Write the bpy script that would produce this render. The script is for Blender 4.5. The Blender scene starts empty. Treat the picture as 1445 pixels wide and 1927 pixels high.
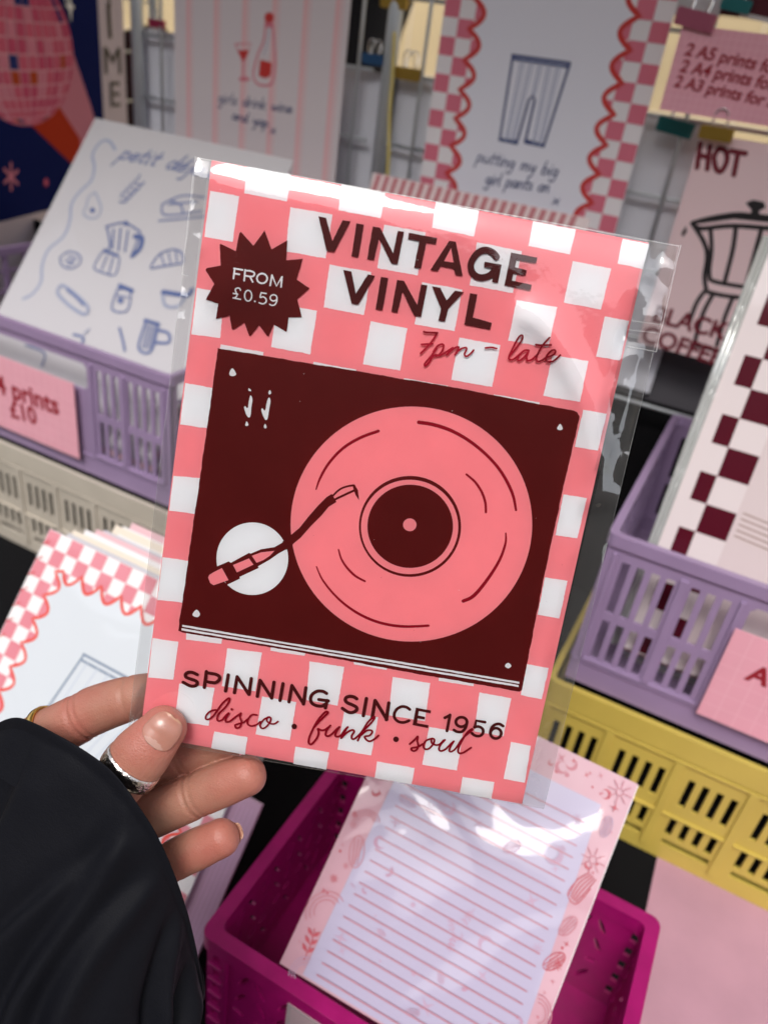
import bpy, bmesh, math, random
import numpy as np
from mathutils import Vector, Matrix
from mathutils.geometry import tessellate_polygon
random.seed(7); rng = np.random.default_rng(7)
scene = bpy.context.scene
COL = scene.collection

# ------------------------------------------------------------------ frame of the place
# Lengths are millimetres measured from the phone that took the picture; the ground is at z = 0 m.
MM = 0.001; LIFT = 1.35
PW, PH, FPX = 1445.0, 1927.0, 1447.0
R = np.array([[0.8774470756, -0.3365962937, 0.3417448822],
              [0.4624200054, 0.4042116094, -0.7891645667],
              [0.1274926195, 0.8504798116, 0.5103231546]])
def W3(p): return Vector((p[0]*MM, p[1]*MM, p[2]*MM+LIFT))

# ------------------------------------------------------------------ camera
cam = bpy.data.cameras.new('camera'); camo = bpy.data.objects.new('camera', cam); COL.objects.link(camo)
M = Matrix([list(r) for r in R]).to_4x4(); M.translation = W3((0, 0, 0)); camo.matrix_world = M
cam.sensor_fit = 'VERTICAL'; cam.sensor_height = 24.0; cam.lens = FPX/PH*24.0
cam.clip_start = 0.01; cam.clip_end = 200
cam.dof.use_dof = True; cam.dof.focus_distance = 0.288; cam.dof.aperture_fstop = cam.lens/3.0
scene.camera = camo

# ------------------------------------------------------------------ sky, sun, exposure
SUN_EL, SUN_AZ = math.radians(54), math.radians(172)      # azimuth measured from +Y towards +X
world = bpy.data.worlds.new("World"); scene.world = world; world.use_nodes = True
wn = world.node_tree; bg = wn.nodes['Background']
sky = wn.nodes.new('ShaderNodeTexSky'); sky.sky_type = 'NISHITA'; sky.sun_disc = False
sky.sun_elevation = SUN_EL; sky.sun_rotation = SUN_AZ
sky.air_density = 1.0; sky.dust_density = 3.0; sky.ozone_density = 1.0
hs = wn.nodes.new('ShaderNodeHueSaturation'); hs.inputs['Saturation'].default_value = 0.28
wn.links.new(sky.outputs[0], hs.inputs['Color']); wn.links.new(hs.outputs[0], bg.inputs['Color'])
bg.inputs['Strength'].default_value = 0.15
sl = bpy.data.lights.new('sun', 'SUN'); sl.energy = 1.2; sl.angle = math.radians(22); sl.color = (1, 0.95, 0.89)
so = bpy.data.objects.new('sun', sl); COL.objects.link(so)
sd = Vector((math.cos(SUN_EL)*math.sin(SUN_AZ), math.cos(SUN_EL)*math.cos(SUN_AZ), math.sin(SUN_EL)))
so.rotation_euler = sd.to_track_quat('Z', 'Y').to_euler(); so.location = (0, -3, 6)
scene.view_settings.view_transform = 'Standard'; scene.view_settings.look = 'None'
scene.view_settings.exposure = 0.66; scene.view_settings.gamma = 1.0; scene.view_settings.use_curve_mapping = False
scene.render.engine = 'CYCLES'
scene.cycles.transparent_max_bounces = 24; scene.cycles.max_bounces = 8
scene.cycles.use_denoising = True

# ------------------------------------------------------------------ pixel rays onto real planes
def ray(p):
    v = np.array([p[0]-PW/2, -(p[1]-PH/2), -FPX]); return R @ (v/np.linalg.norm(v))
def onX(p, X): r = ray(p); return r*(X/r[0])
def onY(p, Y): r = ray(p); return r*(Y/r[1])
def onZ(p, Z): r = ray(p); return r*(Z/r[2])
def onP(p, O, N): r = ray(p); return r*((O@N)/(r@N))
def unit(v): v = np.asarray(v, float); return v/np.linalg.norm(v)

# ------------------------------------------------------------------ materials
def srgb(r, g, b):
    f = lambda c: (c/255/12.92 if c/255 <= 0.04045 else ((c/255+0.055)/1.055)**2.4)
    return (f(r), f(g), f(b), 1)
MATS = {}
def mat(name, col, rough=0.55, coat=0.0, bump=0.0, bscale=300, var=0.0, vscale=40, metal=0.0, spec=0.5, sss=0.0, coat_ior=1.5, coat_rough=0.05, wave=0.0, wscale=9.0):
    if name in MATS: return MATS[name]
    m = bpy.data.materials.new(name); m.use_nodes = True; t = m.node_tree; b = t.nodes['Principled BSDF']
    b.inputs['Base Color'].default_value = col; b.inputs['Roughness'].default_value = rough
    b.inputs['Metallic'].default_value = metal; b.inputs['Specular IOR Level'].default_value = spec
    b.inputs['Coat Weight'].default_value = coat; b.inputs['Coat Roughness'].default_value = coat_rough; b.inputs['Coat IOR'].default_value = coat_ior
    if sss: 
        b.inputs['Subsurface Weight'].default_value = sss; b.inputs['Subsurface Radius'].default_value = (1.0, 0.35, 0.2)
        b.inputs['Subsurface Scale'].default_value = 0.004
    tc = t.nodes.new('ShaderNodeTexCoord')
    if var:
        n = t.nodes.new('ShaderNodeTexNoise'); n.inputs['Scale'].default_value = vscale; n.inputs['Detail'].default_value = 5
        t.links.new(tc.outputs['Object'], n.inputs['Vector'])
        mp = t.nodes.new('ShaderNodeMapRange'); mp.inputs['From Min'].default_value = .3; mp.inputs['From Max'].default_value = .7
        mp.inputs['To Min'].default_value = 1-var; mp.inputs['To Max'].default_value = 1+var
        t.links.new(n.outputs['Fac'], mp.inputs['Value'])
        mx = t.nodes.new('ShaderNodeVectorMath'); mx.operation = 'SCALE'; mx.inputs[0].default_value = col[:3]
        t.links.new(mp.outputs[0], mx.inputs['Scale']); t.links.new(mx.outputs[0], b.inputs['Base Color'])
        rm = t.nodes.new('ShaderNodeMapRange'); rm.inputs['To Min'].default_value = max(0, rough-.08); rm.inputs['To Max'].default_value = min(1, rough+.08)
        t.links.new(n.outputs['Fac'], rm.inputs['Value']); t.links.new(rm.outputs[0], b.inputs['Roughness'])
    if bump:
        n2 = t.nodes.new('ShaderNodeTexNoise'); n2.inputs['Scale'].default_value = bscale; n2.inputs['Detail'].default_value = 4
        t.links.new(tc.outputs['Object'], n2.inputs['Vector'])
        bp = t.nodes.new('ShaderNodeBump'); bp.inputs['Strength'].default_value = bump; bp.inputs['Distance'].default_value = 0.001
        t.links.new(n2.outputs['Fac'], bp.inputs['Height']); t.links.new(bp.outputs[0], b.inputs['Normal'])
    if wave:                                     # the loose film of a cello bag over a print: only its gloss is wavy
        n3 = t.nodes.new('ShaderNodeTexNoise'); n3.inputs['Scale'].default_value = wscale; n3.inputs['Detail'].default_value = 2
        n3.inputs['Distortion'].default_value = 1.2
        t.links.new(tc.outputs['Object'], n3.inputs['Vector'])
        b3 = t.nodes.new('ShaderNodeBump'); b3.inputs['Strength'].default_value = wave; b3.inputs['Distance'].default_value = 0.02
        t.links.new(n3.outputs['Fac'], b3.inputs['Height']); t.links.new(b3.outputs[0], b.inputs['Coat Normal'])
    MATS[name] = m; return m

# ------------------------------------------------------------------ object helpers
def tag(o, label=None, cat=None, group=None, kind=None):
    if label: o['label'] = label
    if cat: o['category'] = cat
    if group: o['group'] = group
    if kind: o['kind'] = kind
    return o
def empty(name, loc, label, cat, group=None):
    o = bpy.data.objects.new(name, None); COL.objects.link(o); o.location = W3(loc); o.empty_display_size = .02
    return tag(o, label, cat, group)
class MB:
    """collects millimetre geometry and links it as one mesh object"""
    def __init__(s): s.v = []; s.f = []; s.m = []; s.mats = []
    def mi(s, m):
        if m not in s.mats: s.mats.append(m)
        return s.mats.index(m)
    def add(s, vs, fs, m):
        k = len(s.v); s.v += [tuple(v) for v in vs]; i = s.mi(m)
        for f in fs: s.f.append([a+k for a in f]); s.m.append(i)
    def box(s, lo, hi, m, bev=0):
        x0, y0, z0 = lo; x1, y1, z1 = hi
        if bev <= 0:
            vs = [(x, y, z) for x in (x0, x1) for y in (y0, y1) for z in (z0, z1)]
            s.add(vs, [(0,1,3,2),(4,6,7,5),(0,4,5,1),(2,3,7,6),(0,2,6,4),(1,5,7,3)], m); return
        bm = bmesh.new(); bmesh.ops.create_cube(bm, size=1)
        for v in bm.verts: v.co = Vector(((x0+x1)/2+v.co.x*(x1-x0), (y0+y1)/2+v.co.y*(y1-y0), (z0+z1)/2+v.co.z*(z1-z0)))
        bmesh.ops.bevel(bm, geom=bm.edges[:], offset=bev, segments=2, affect='EDGES', profile=.5)
        bm.verts.index_update(); s.add([v.co[:] for v in bm.verts], [[v.index for v in f.verts] for f in bm.faces], m); bm.free()
    def tube(s, pts, r, m, n=8, closed=False):
        pts = [np.array(p, float) for p in pts]; vs = []; N = len(pts)
        t0 = unit(pts[1]-pts[0]); a = unit(np.cross(t0, [0.31, 0.2, 0.93])); 
        for i, p in enumerate(pts):
            if closed: t = unit(pts[(i+1) % N]-pts[i-1])
            else: t = unit(pts[min(i+1, N-1)]-pts[max(i-1, 0)])
            a = unit(a-t*(a@t)); b = np.cross(t, a); rr = r[i] if hasattr(r, '__len__') else r
            for k in range(n):
                q = 2*math.pi*k/n; vs.append(p+rr*(math.cos(q)*a+math.sin(q)*b))
        fs = []
        for i in range(N if closed else N-1):
            j = (i+1) % N
            for k in range(n): fs.append((i*n+k, i*n+(k+1) % n, j*n+(k+1) % n, j*n+k))
        if not closed: fs += [tuple(range(n))[::-1], tuple((N-1)*n+k for k in range(n))]
        s.add(vs, fs, m)
    def plate(s, O, U, V, N, outline, holes, t, m):
        """flat plate in the plane O,U,V with holes; thickness t goes against N"""
        O, U, V, N = [np.asarray(a, float) for a in (O, U, V, N)]
        loops = [outline]+holes
        tri = tessellate_polygon([[Vector((x, y, 0)) for x, y in l] for l in loops])
        flat = [p for l in loops for p in l]; n = len(flat)
        P = [O+U*x+V*y for x, y in flat]; Q = [p-N*t for p in P]
        fs = []
        for a, b, c in tri:
            (ax, ay), (bx, by), (cx_, cy_) = flat[a], flat[b], flat[c]
            if (bx-ax)*(cy_-ay)-(by-ay)*(cx_-ax) < 0: b, c = c, b
            fs += [(a, b, c), (a+n, c+n, b+n)]
        k = 0
        for l in loops:
            for i in range(len(l)): 
                j = (i+1) % len(l); fs.append((k+i, k+i+n, k+j+n, k+j))
            k += len(l)
        s.add(P+Q, fs, m)
    def build(s, name, parent=None, smooth=False, origin=None):
        me = bpy.data.meshes.new(name)
        base = W3(origin) if origin is not None else (Vector(parent.matrix_world.translation) if parent is not None else Vector((0, 0, 0)))
        if parent is not None: base = Vector(parent_loc(parent))
        me.from_pydata([tuple(W3(v)-base) for v in s.v], [], s.f)
        for m in s.mats: me.materials.append(m)
        me.polygons.foreach_set('material_index', s.m)
        if smooth: me.polygons.foreach_set('use_smooth', [True]*len(s.f))
        me.update()
        o = bpy.data.objects.new(name, me); COL.objects.link(o)
        if parent is not None: o.parent = parent
        else: o.location = base
        return o
def parent_loc(o):
    p = Vector((0, 0, 0))
    while o is not None: p += o.location; o = o.parent
    return p

def catmull(pts, n=6, closed=False):
    pts = [np.array(p, float) for p in pts]
    if len(pts) < 3: return pts
    out = []; N = len(pts)
    rngs = range(N) if closed else range(N-1)
    for i in rngs:
        if closed: p0, p1, p2, p3 = pts[i-1], pts[i], pts[(i+1) % N], pts[(i+2) % N]
        else: p0, p1, p2, p3 = pts[max(i-1, 0)], pts[i], pts[i+1], pts[min(i+2, N-1)]
        for k in range(n):
            t = k/n
            out.append(.5*((2*p1)+(p2-p0)*t+(2*p0-5*p1+4*p2-p3)*t*t+(3*p1-p0-3*p2+p3)*t**3))
    if not closed: out.append(pts[-1])
    return out

# ------------------------------------------------------------------ printed sheets
TEXT_CACHE = {}
def text_mesh(s, bold=0.0):
    if (s, bold) in TEXT_CACHE: return TEXT_CACHE[s, bold]
    cu = bpy.data.curves.new('lettering', 'FONT'); cu.body = s; cu.size = 1; cu.offset = bold; cu.resolution_u = 4
    o = bpy.data.objects.new('lettering', cu); COL.objects.link(o)
    me = o.to_mesh(depsgraph=None) if False else bpy.data.meshes.new_from_object(o.evaluated_get(bpy.context.evaluated_depsgraph_get()))
    vs = [tuple(v.co[:2]) for v in me.vertices]; fs = [list(p.vertices) for p in me.polygons]
    bpy.data.objects.remove(o); bpy.data.curves.remove(cu); bpy.data.meshes.remove(me)
    TEXT_CACHE[s, bold] = (vs, fs); return vs, fs

class Sheet:
    """a flat sheet; printed shapes are laid on its face a few microns apart"""
    STEP = 0.006
    def __init__(s, O, U, V, size=None, m=None, thick=0.4, outline=None):
        s.O = np.asarray(O, float); s.U = np.asarray(U, float); s.V = np.asarray(V, float)
        s.N = unit(np.cross(s.U, s.V)); s.mb = MB(); s.h = 0.03
        A = np.array([s.U, s.V]); s.inv = np.linalg.inv(A@A.T)@A
        if outline is None and size: outline = [(0, 0), (size[0], 0), (size[0], size[1]), (0, size[1])]
        if outline: s.mb.plate(s.O, s.U, s.V, s.N, outline, [], thick, m)
    def uv(s, p): return s.inv@(onP(p, s.O, s.N)-s.O)
    def P(s, q, h): return s.O+s.U*q[0]+s.V*q[1]+s.N*h
    def poly(s, pts, m, px=True, rough=0.0, dens=3.0):
        q = [s.uv(p) if px else np.asarray(p, float) for p in pts]
        if rough:
            o = []
            for i in range(len(q)):
                a, b = q[i], q[(i+1) % len(q)]; L = np.linalg.norm(b-a); n = max(1, int(L/(1/dens)))
                nn = unit([-(b-a)[1], (b-a)[0]]) if L > 0 else np.zeros(2); w = 0
                for k in range(n):
                    w = .6*w+rng.normal()*rough if k else 0
                    o.append(a+(b-a)*k/n+nn*w)
            q = o
        ar = sum(q[i][0]*q[(i+1) % len(q)][1]-q[(i+1) % len(q)][0]*q[i][1] for i in range(len(q)))
        if ar < 0: q = q[::-1]
        s.h += s.STEP
        tri = tessellate_polygon([[Vector((a[0], a[1], 0)) for a in q]])
        fs = []
        for a, b, c in tri:
            if (q[b][0]-q[a][0])*(q[c][1]-q[a][1])-(q[b][1]-q[a][1])*(q[c][0]-q[a][0]) < 0: b, c = c, b
            fs.append((a, b, c))
        s.mb.add([s.P(a, s.h) for a in q], fs, m)
    def ellipse(s, c, rx, ry, m, px=True, n=72, rot=0):
        ca, sa = math.cos(rot), math.sin(rot)
        s.poly([(c[0]+rx*math.cos(t)*ca-ry*math.sin(t)*sa, c[1]+rx*math.cos(t)*sa+ry*math.sin(t)*ca) for t in np.linspace(0, 2*math.pi, n, endpoint=False)], m, px)
    def stroke(s, pts, w, m, px=True, smooth=True, closed=False, taper=False, n=6):
        """ribbon of width w (mm, or list) with round ends"""
        q = [s.uv(p) if px else np.asarray(p, float) for p in pts]
        if smooth: q = catmull(q, n, closed)
        if closed: q = list(q)+[q[0], q[1]]
        q = [a for i, a in enumerate(q) if i == 0 or np.linalg.norm(a-q[i-1]) > 1e-4]
        if len(q) < 2: return
        K = len(q); ws = np.interp(np.linspace(0, 1, K), np.linspace(0, 1, len(w)), w) if hasattr(w, '__len__') else [w]*K
        s.h += s.STEP; h0 = s.h; vs = []; fs = []
        for i in range(K):
            d = unit(q[min(i+1, K-1)]-q[max(i-1, 0)]); nn = np.array([-d[1], d[0]]); hh = h0+s.STEP*.9*i/K
            vs += [s.P(q[i]+nn*ws[i]/2, hh), s.P(q[i]-nn*ws[i]/2, hh)]
        for i in range(K-1): fs.append((2*i, 2*i+1, 2*i+3, 2*i+2))
        if not closed:
            for i, sg in ((0, -1), (K-1, 1)):
                d = unit(q[min(i+1, K-1)]-q[max(i-1, 0)])*sg; nn = np.array([-d[1], d[0]]); hh = h0+s.STEP*.9*i/K
                k = len(vs); cap = [s.P(q[i]+ws[i]/2*(nn*math.cos(t)+d*math.sin(t)), hh) for t in np.linspace(0, math.pi, 8)]
                vs += cap; fs.append(tuple(range(k, k+8))[::-1] if sg > 0 else tuple(range(k, k+8))[::-1])
        s.h += s.STEP
        s.mb.add(vs, fs, m)
    def text(s, body, a, b, m, px=True, bold=0.0, shear=0.0, tall=1.0):
        """lettering whose baseline runs from a to b"""
        vs, fs = text_mesh(body, bold)
        a = s.uv(a) if px else np.asarray(a, float); b = s.uv(b) if px else np.asarray(b, float)
        x0 = min(v[0] for v in vs); x1 = max(v[0] for v in vs); k = np.linalg.norm(b-a)/(x1-x0)
        d = unit(b-a); nn = np.array([-d[1], d[0]])*tall
        s.h += s.STEP
        s.mb.add([s.P(a+d*k*((x-x0)+shear*y)+nn*k*y, s.h) for x, y in vs], fs, m)
    def hand(s, body, a, b, size, w, m, px=True, slant=.25):
        """single line handwriting along a-b"""
        a = s.uv(a) if px else np.asarray(a, float); b = s.uv(b) if px else np.asarray(b, float)
        x = 0; items = []
        for ch in body:
            if ch == ' ': x += .5; continue
            g, adv = GLYPH[ch]; items.append((x, g)); x += adv
        k = np.linalg.norm(b-a)/max(x, .1); d = unit(b-a); nn = np.array([-d[1], d[0]])
        for x0, g in items:
            for st in g:
                s.stroke([a+d*(k*(x0+u)+size*slant*v)+nn*size*v for u, v in st], w, m, px=False)
    def build(s, name, parent=None, origin=None):
        return s.mb.build(name, parent, origin=origin if parent is None else None)

GLYPH = {  # x right, y up, x-height .5
 'a': ([[(.45,.45),(.2,.5),(.05,.25),(.2,0),(.42,.2),(.46,.48),(.48,.05),(.58,.1)]], .58), 'b': ([[(.08,1),(.06,.05),(.3,0),(.45,.25),(.25,.48),(.08,.3)]], .52),
 'c': ([[(.42,.42),(.2,.5),(.05,.25),(.2,0),(.45,.1)]], .48), 'd': ([[(.42,.42),(.18,.5),(.05,.22),(.2,0),(.42,.25),(.5,1),(.46,.1),(.58,.05)]], .58),
 'e': ([[(.06,.25),(.42,.3),(.3,.5),(.1,.4),(.08,.12),(.25,0),(.46,.12)]], .48), 'é': ([[(.06,.25),(.42,.3),(.3,.5),(.1,.4),(.08,.12),(.25,0),(.46,.12)], [(.25,.62),(.4,.8)]], .48),
 'f': ([[(.45,.9),(.3,1),(.2,.7),(.2,0)], [(.05,.5),(.4,.5)]], .42), 'g': ([[(.42,.42),(.18,.5),(.05,.25),(.2,.05),(.42,.25),(.44,.48),(.42,-.35),(.2,-.5),(.08,-.3)]], .54),
 'h': ([[(.08,1),(.08,0)], [(.08,.3),(.3,.5),(.42,.35),(.44,0)]], .54), 'i': ([[(.1,.5),(.1,.05),(.2,.02)], [(.12,.72),(.13,.75)]], .26),
 'j': ([[(.2,.5),(.2,-.35),(.02,-.45)], [(.2,.72),(.21,.75)]], .3), 'k': ([[(.08,1),(.08,0)], [(.42,.5),(.1,.22),(.45,0)]], .5),
 'l': ([[(.1,1),(.1,.1),(.22,.02)]], .26), 'm': ([[(.06,.5),(.06,0)], [(.06,.3),(.2,.5),(.32,.35),(.32,0)], [(.32,.3),(.48,.5),(.6,.35),(.6,.05),(.68,.02)]], .74),
 'n': ([[(.06,.5),(.06,0)], [(.06,.3),(.25,.5),(.4,.35),(.4,.05),(.48,.02)]], .52), 'o': ([[(.25,.5),(.06,.3),(.12,.05),(.3,0),(.45,.2),(.4,.45),(.25,.5)]], .52),
 'p': ([[(.06,.5),(.04,-.5)], [(.06,.35),(.25,.5),(.44,.3),(.3,.02),(.08,.08)]], .52), 'r': ([[(.08,.5),(.08,0)], [(.08,.3),(.2,.48),(.36,.44)]], .4),
 's': ([[(.36,.45),(.15,.5),(.1,.34),(.34,.18),(.28,.01),(.05,.05)]], .44), 't': ([[(.2,.85),(.18,.1),(.34,.04)], [(.03,.52),(.38,.55)]], .42),
 'u': ([[(.06,.5),(.08,.08),(.25,0),(.4,.15),(.44,.5),(.44,.05),(.54,.05)]], .56), 'w': ([[(.04,.5),(.16,0),(.32,.4),(.46,0),(.62,.5)]], .68),
 'x': ([[(.05,.5),(.42,0)], [(.4,.5),(.06,0)]], .5), 'y': ([[(.06,.5),(.1,.15),(.3,.12),(.42,.5),(.36,-.3),(.15,-.5)]], .52),
}
# ================================================================== materials used all over
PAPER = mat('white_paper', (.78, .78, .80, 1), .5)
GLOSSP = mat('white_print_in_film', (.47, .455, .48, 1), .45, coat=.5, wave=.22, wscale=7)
NAVY = mat('navy_ink', (.035, .055, .17, 1), .6)
SOFTBLUE = mat('soft_blue_ink', (.27, .31, .45, 1), .6)
MIDBLUE = mat('mid_blue_ink', (.06, .095, .25, 1), .6)
CRIMSON = mat('crimson_ink', (.30, .008, .02, 1), .5)
DULLPINK = mat('dull_pink_ink', (.62, .17, .22, 1), .55)
RED = mat('red_ink', (.52, .03, .025, 1), .5)
BLACKINK = mat('black_ink', (.012, .011, .013, 1), .5)
CARDPINK = mat('pink_card', (.80, .38, .46, 1), .55, var=.03, vscale=30)
CARDLINE = mat('pale_pink_grid_ink', (.85, .46, .53, 1), .55)
METAL = mat('galvanised_wire', (.52, .55, .58, 1), .45, metal=.6)
STEEL = mat('bright_steel', (.75, .75, .77, 1), .22, metal=1)
LILAC = mat('lilac_plastic', (.30, .215, .36, 1), .38, var=.05, vscale=25, bump=.10, bscale=260)
CREAM = mat('cream_plastic', (.50, .45, .38, 1), .42, var=.05, vscale=25, bump=.04, bscale=500)
YELLOW = mat('yellow_plastic', (.55, .42, .085, 1), .38, var=.05, vscale=25, bump=.04, bscale=500)
MAGENTA = mat('magenta_plastic', (.31, .002, .115, 1), .36, var=.12, vscale=60, bump=.12, bscale=350)
CLOTHBLK = mat('black_cloth', (.006, .006, .007, 1), .95, bump=.3, bscale=900, spec=.1)

# ================================================================== ground, street, table, added canopy and sky blocker
gm = mat('pale_paving', (.34, .29, .22, 1), .9, var=.18, vscale=3, bump=.3, bscale=30)
mb = MB(); mb.box((-40000, -40000, -1400), (40000, 40000, -1350), gm); tag(mb.build('ground'), kind='structure')
sm = mat('sandstone', (.46, .36, .21, 1), .9, var=.16, vscale=1.5, bump=.4, bscale=12)
sm2 = mat('pale_mortar', (.55, .47, .36, 1), .9)
mb = MB(); mb.box((-6000, 4300, -1350), (6000, 4700, 2600), sm)
for k in range(9): mb.box((-6000, 4296, -1350+k*420), (6000, 4310, -1342+k*420), sm2)
for k in range(9):
    for j in range(14): mb.box((-6000+j*860+(k % 2)*430, 4297, -1342+k*420), (-5992+j*860+(k % 2)*430, 4309, -1350+(k+1)*420), sm2)
tag(mb.build('stone_wall', origin=(0, 4500, -1350)), 'sunny sandstone block wall far behind the wire grid', 'wall')

tb = empty('market_table', (-300, 700, -1350), 'market table under a plain black cloth, carrying all the crates', 'table')
mb = MB(); mb.box((-1500, 60, -600), (900, 1080, -575.5), CLOTHBLK, 4)
mb.build('table_top', tb)
mb = MB()
for x0, x1, y0, y1 in ((-1502, 902, 56, 60), (-1502, 902, 1080, 1084)): mb.box((x0, y0, -1300), (x1, y1, -577), CLOTHBLK)
mb.build('cloth_skirt', tb)

cv = empty('shade_canopy', (-300, 500, 900), 'unseen flat grey stall canopy added to shade the table and wire grid', 'canopy')
cm = mat('canopy_cloth', (.60, .60, .62, 1), .8)  # out of view; added to shade the back wall, front edge set for the light
mb = MB(); mb.box((-2300, 90, 760), (1700, 1500, 766), cm); mb.build('roof_cloth', cv)
for x in (-2300, 1700):
    for y in (110, 1480): mb = MB(); mb.box((x-15, y-15, -1350), (x+15, y+15, 760), METAL); mb.build('frame_pole', cv)
fm = mat('sky_blocker_dark', (.035, .032, .03, 1), .8, var=.3, vscale=.6)  # dark mass added out of view, its height set by the glare on the film
mb = MB(); mb.box((-9000, -5200, -1350), (9000, -4700, 3050), fm)
for x, w, h in ((-8200, 3000, 1500), (-4600, 2200, 1150), (-1700, 1500, 1250), (1000, 2300, 1250), (4400, 3300, 1450)): mb.box((x, -5190, 3050), (x+w, -4690, h+1850), fm)
tag(mb.build('sky_blocker', origin=(0, -5000, -1350)), 'unseen dark blocks added behind the photographer to keep sky out of the film', 'blocker')

# ================================================================== wire grid screens
def grid_panel(name, O, U, w, zlo, zhi, pitch, label, frame=(True, True)):
    U = np.asarray(U, float); root = empty(name, O+np.array([0, 0, zlo]), label, 'grid panel', 'wire grid screens around the stall')
    zlo = max(zlo, -300); P = lambda a, z, d=0: np.asarray(O, float)+U*a+np.array([0, 0, z])+np.array([-U[1], U[0], 0])*-d
    mb = MB(); z = zlo
    while z < zhi: mb.tube([P(0, z), P(w, z)], 2.2, METAL, 6); z += pitch
    mb.build('cross_wire', root, True); mb = MB(); a = pitch*.6
    while a < w: mb.tube([P(a, zlo, 4.2), P(a, zhi, 4.2)], 2.2, METAL, 6); a += pitch*2
    mb.build('upright_wire', root, True)
    for k, on in enumerate(frame):
        if on: mb = MB(); mb.tube([P(k*w, zlo-60, 0), P(k*w, zhi+20, 0)], 8, METAL, 10); mb.build('frame_post', root, True)
    return root
GY = 862.0
xpost = onY((728, 170), GY)[0]; xl = onY((262, 150), GY)[0]
grid_panel('wire_grid', np.array([xpost, GY, 0]), (1, 0, 0), 620, -560, 330, 70, 'wire grid screen behind the trousers poster and the pink price list', (True, True))
grid_panel('wire_grid', np.array([xl, GY, 0]), (1, 0, 0), xpost-xl-20, -560, 330, 70, 'narrow wire grid screen behind the striped wine print', (True, False))
LQ = onY((240, 200), 1190); LD = np.array([-.277, .961, 0]); LD = LD/np.linalg.norm(LD); LN = np.array([LD[1], -LD[0], 0])
def onL(p, off=0): return onP(p, LQ+LN*off, LN)
grid_panel('wire_grid', (LQ+LN*-14+LD*-620)*np.array([1, 1, 0]), LD, 760, -560, 330, 80, 'wire grid screen set at an angle behind the disco ball poster')
# bits of yellow cord hanging down by the joint of the two screens
mb = MB(); cordm = mat('yellow_cord', (.62, .5, .16, 1), .6)
mb.tube(catmull([onY(p, GY-12) for p in ((742, 60), (738, 150), (733, 210), (731, 300), (727, 352), (722, 470))], 5), 2.2, cordm, 6)
tag(mb.build('cord', origin=onY((738, 150), GY-12), smooth=True), 'thin yellow cord hanging down the post between two grid screens', 'cord')
# white backing sheets clipped to the far side of the screens
bk = mat('white_backing_board', (.72, .73, .80, 1), .7, var=.04, vscale=8)
for px0, px1, top, lab in ((545, 714, (545, 110), 'white board clipped behind the grid between the wine print and the post'),
                           (748, 846, (800, 150), 'white board clipped behind the grid just right of the post, gold clip on top'),
                           (1150, 1325, (1225, 218), 'white board behind the grid under the teal clip, left of the coffee print'),
                           (284, 332, (284, 55), 'tall narrow white board behind the grid, left of the wine print')):
    X0, X1 = onY((px0, top[1]+60), GY+14)[0], onY((px1, top[1]+60), GY+14)[0]; zt = onY(top, GY+14)[2]
    mb = MB(); mb.box((X0-22, GY+12, -290), (X1+22, GY+15, zt), bk)
    tag(mb.build('backing_board', origin=(X0, GY+14, -560)), lab, 'board', 'white boards behind the wire grid')
X0 = onY((1320, 300), GY+22)[0]
mb = MB(); mb.box((-460, GY+19, -300), (260, GY+22, -135), mat('shade_grey_board', (.085, .08, .092, 1), .8, var=.05, vscale=8)); tag(mb.build('backing_board', origin=(-100, GY+20, -560)), 'low wide board behind the grid, its grey standing for shade behind the crates', 'board', 'white boards behind the wire grid')  # grey in place of white: the shade low behind the crates is in the colour
mb = MB(); mb.box((-1100, GY+24, -1340), (700, GY+27, -296), CLOTHBLK); tag(mb.build('shade_sheet', origin=(-200, GY+25, -800)), 'black sheet behind the crates, standing for the deep shade under the wire grid', 'cloth')  # black sheet put in where the gap behind the crates falls into shade
# dark coat seen through the grid
dk = mat('dark_coat_cloth', (.012, .013, .02, 1), .8); mr = mat('dark_maroon_cloth', (.03, .006, .008, 1), .8)
mb = MB(); c = onY((690, 30), 1500)
for k in range(9):
    a0 = k/8
    pass
pts = [c+np.array([0, 0, 330]), c+np.array([5, 0, 200]), c+np.array([-8, 10, 60]), c+np.array([-15, 0, -50]), c+np.array([-30, 0, -150])]
mb.tube(catmull(pts, 5), [70, 75, 80, 85, 92, 95, 98, 100, 98, 95, 92, 88, 84, 80, 78, 74, 70, 64, 58, 48, 30][:len(catmull(pts, 5))], dk, 16)
tag(mb.build('hanging_jacket', origin=c, smooth=True), 'dark jacket seen through the grid against the sunny wall', 'jacket')
mb = MB(); c = onY((252, 130), 1700)
pts = [c+np.array([-20, 0, 60]), c+np.array([0, 5, 0]), c+np.array([10, 0, -200]), c+np.array([0, 0, -520])]
mb.tube(catmull(pts, 5), 105, mr, 16)
tag(mb.build('hanging_jacket', origin=c, smooth=True), 'dark maroon jacket seen through the gap beside the disco ball poster', 'jacket')

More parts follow.
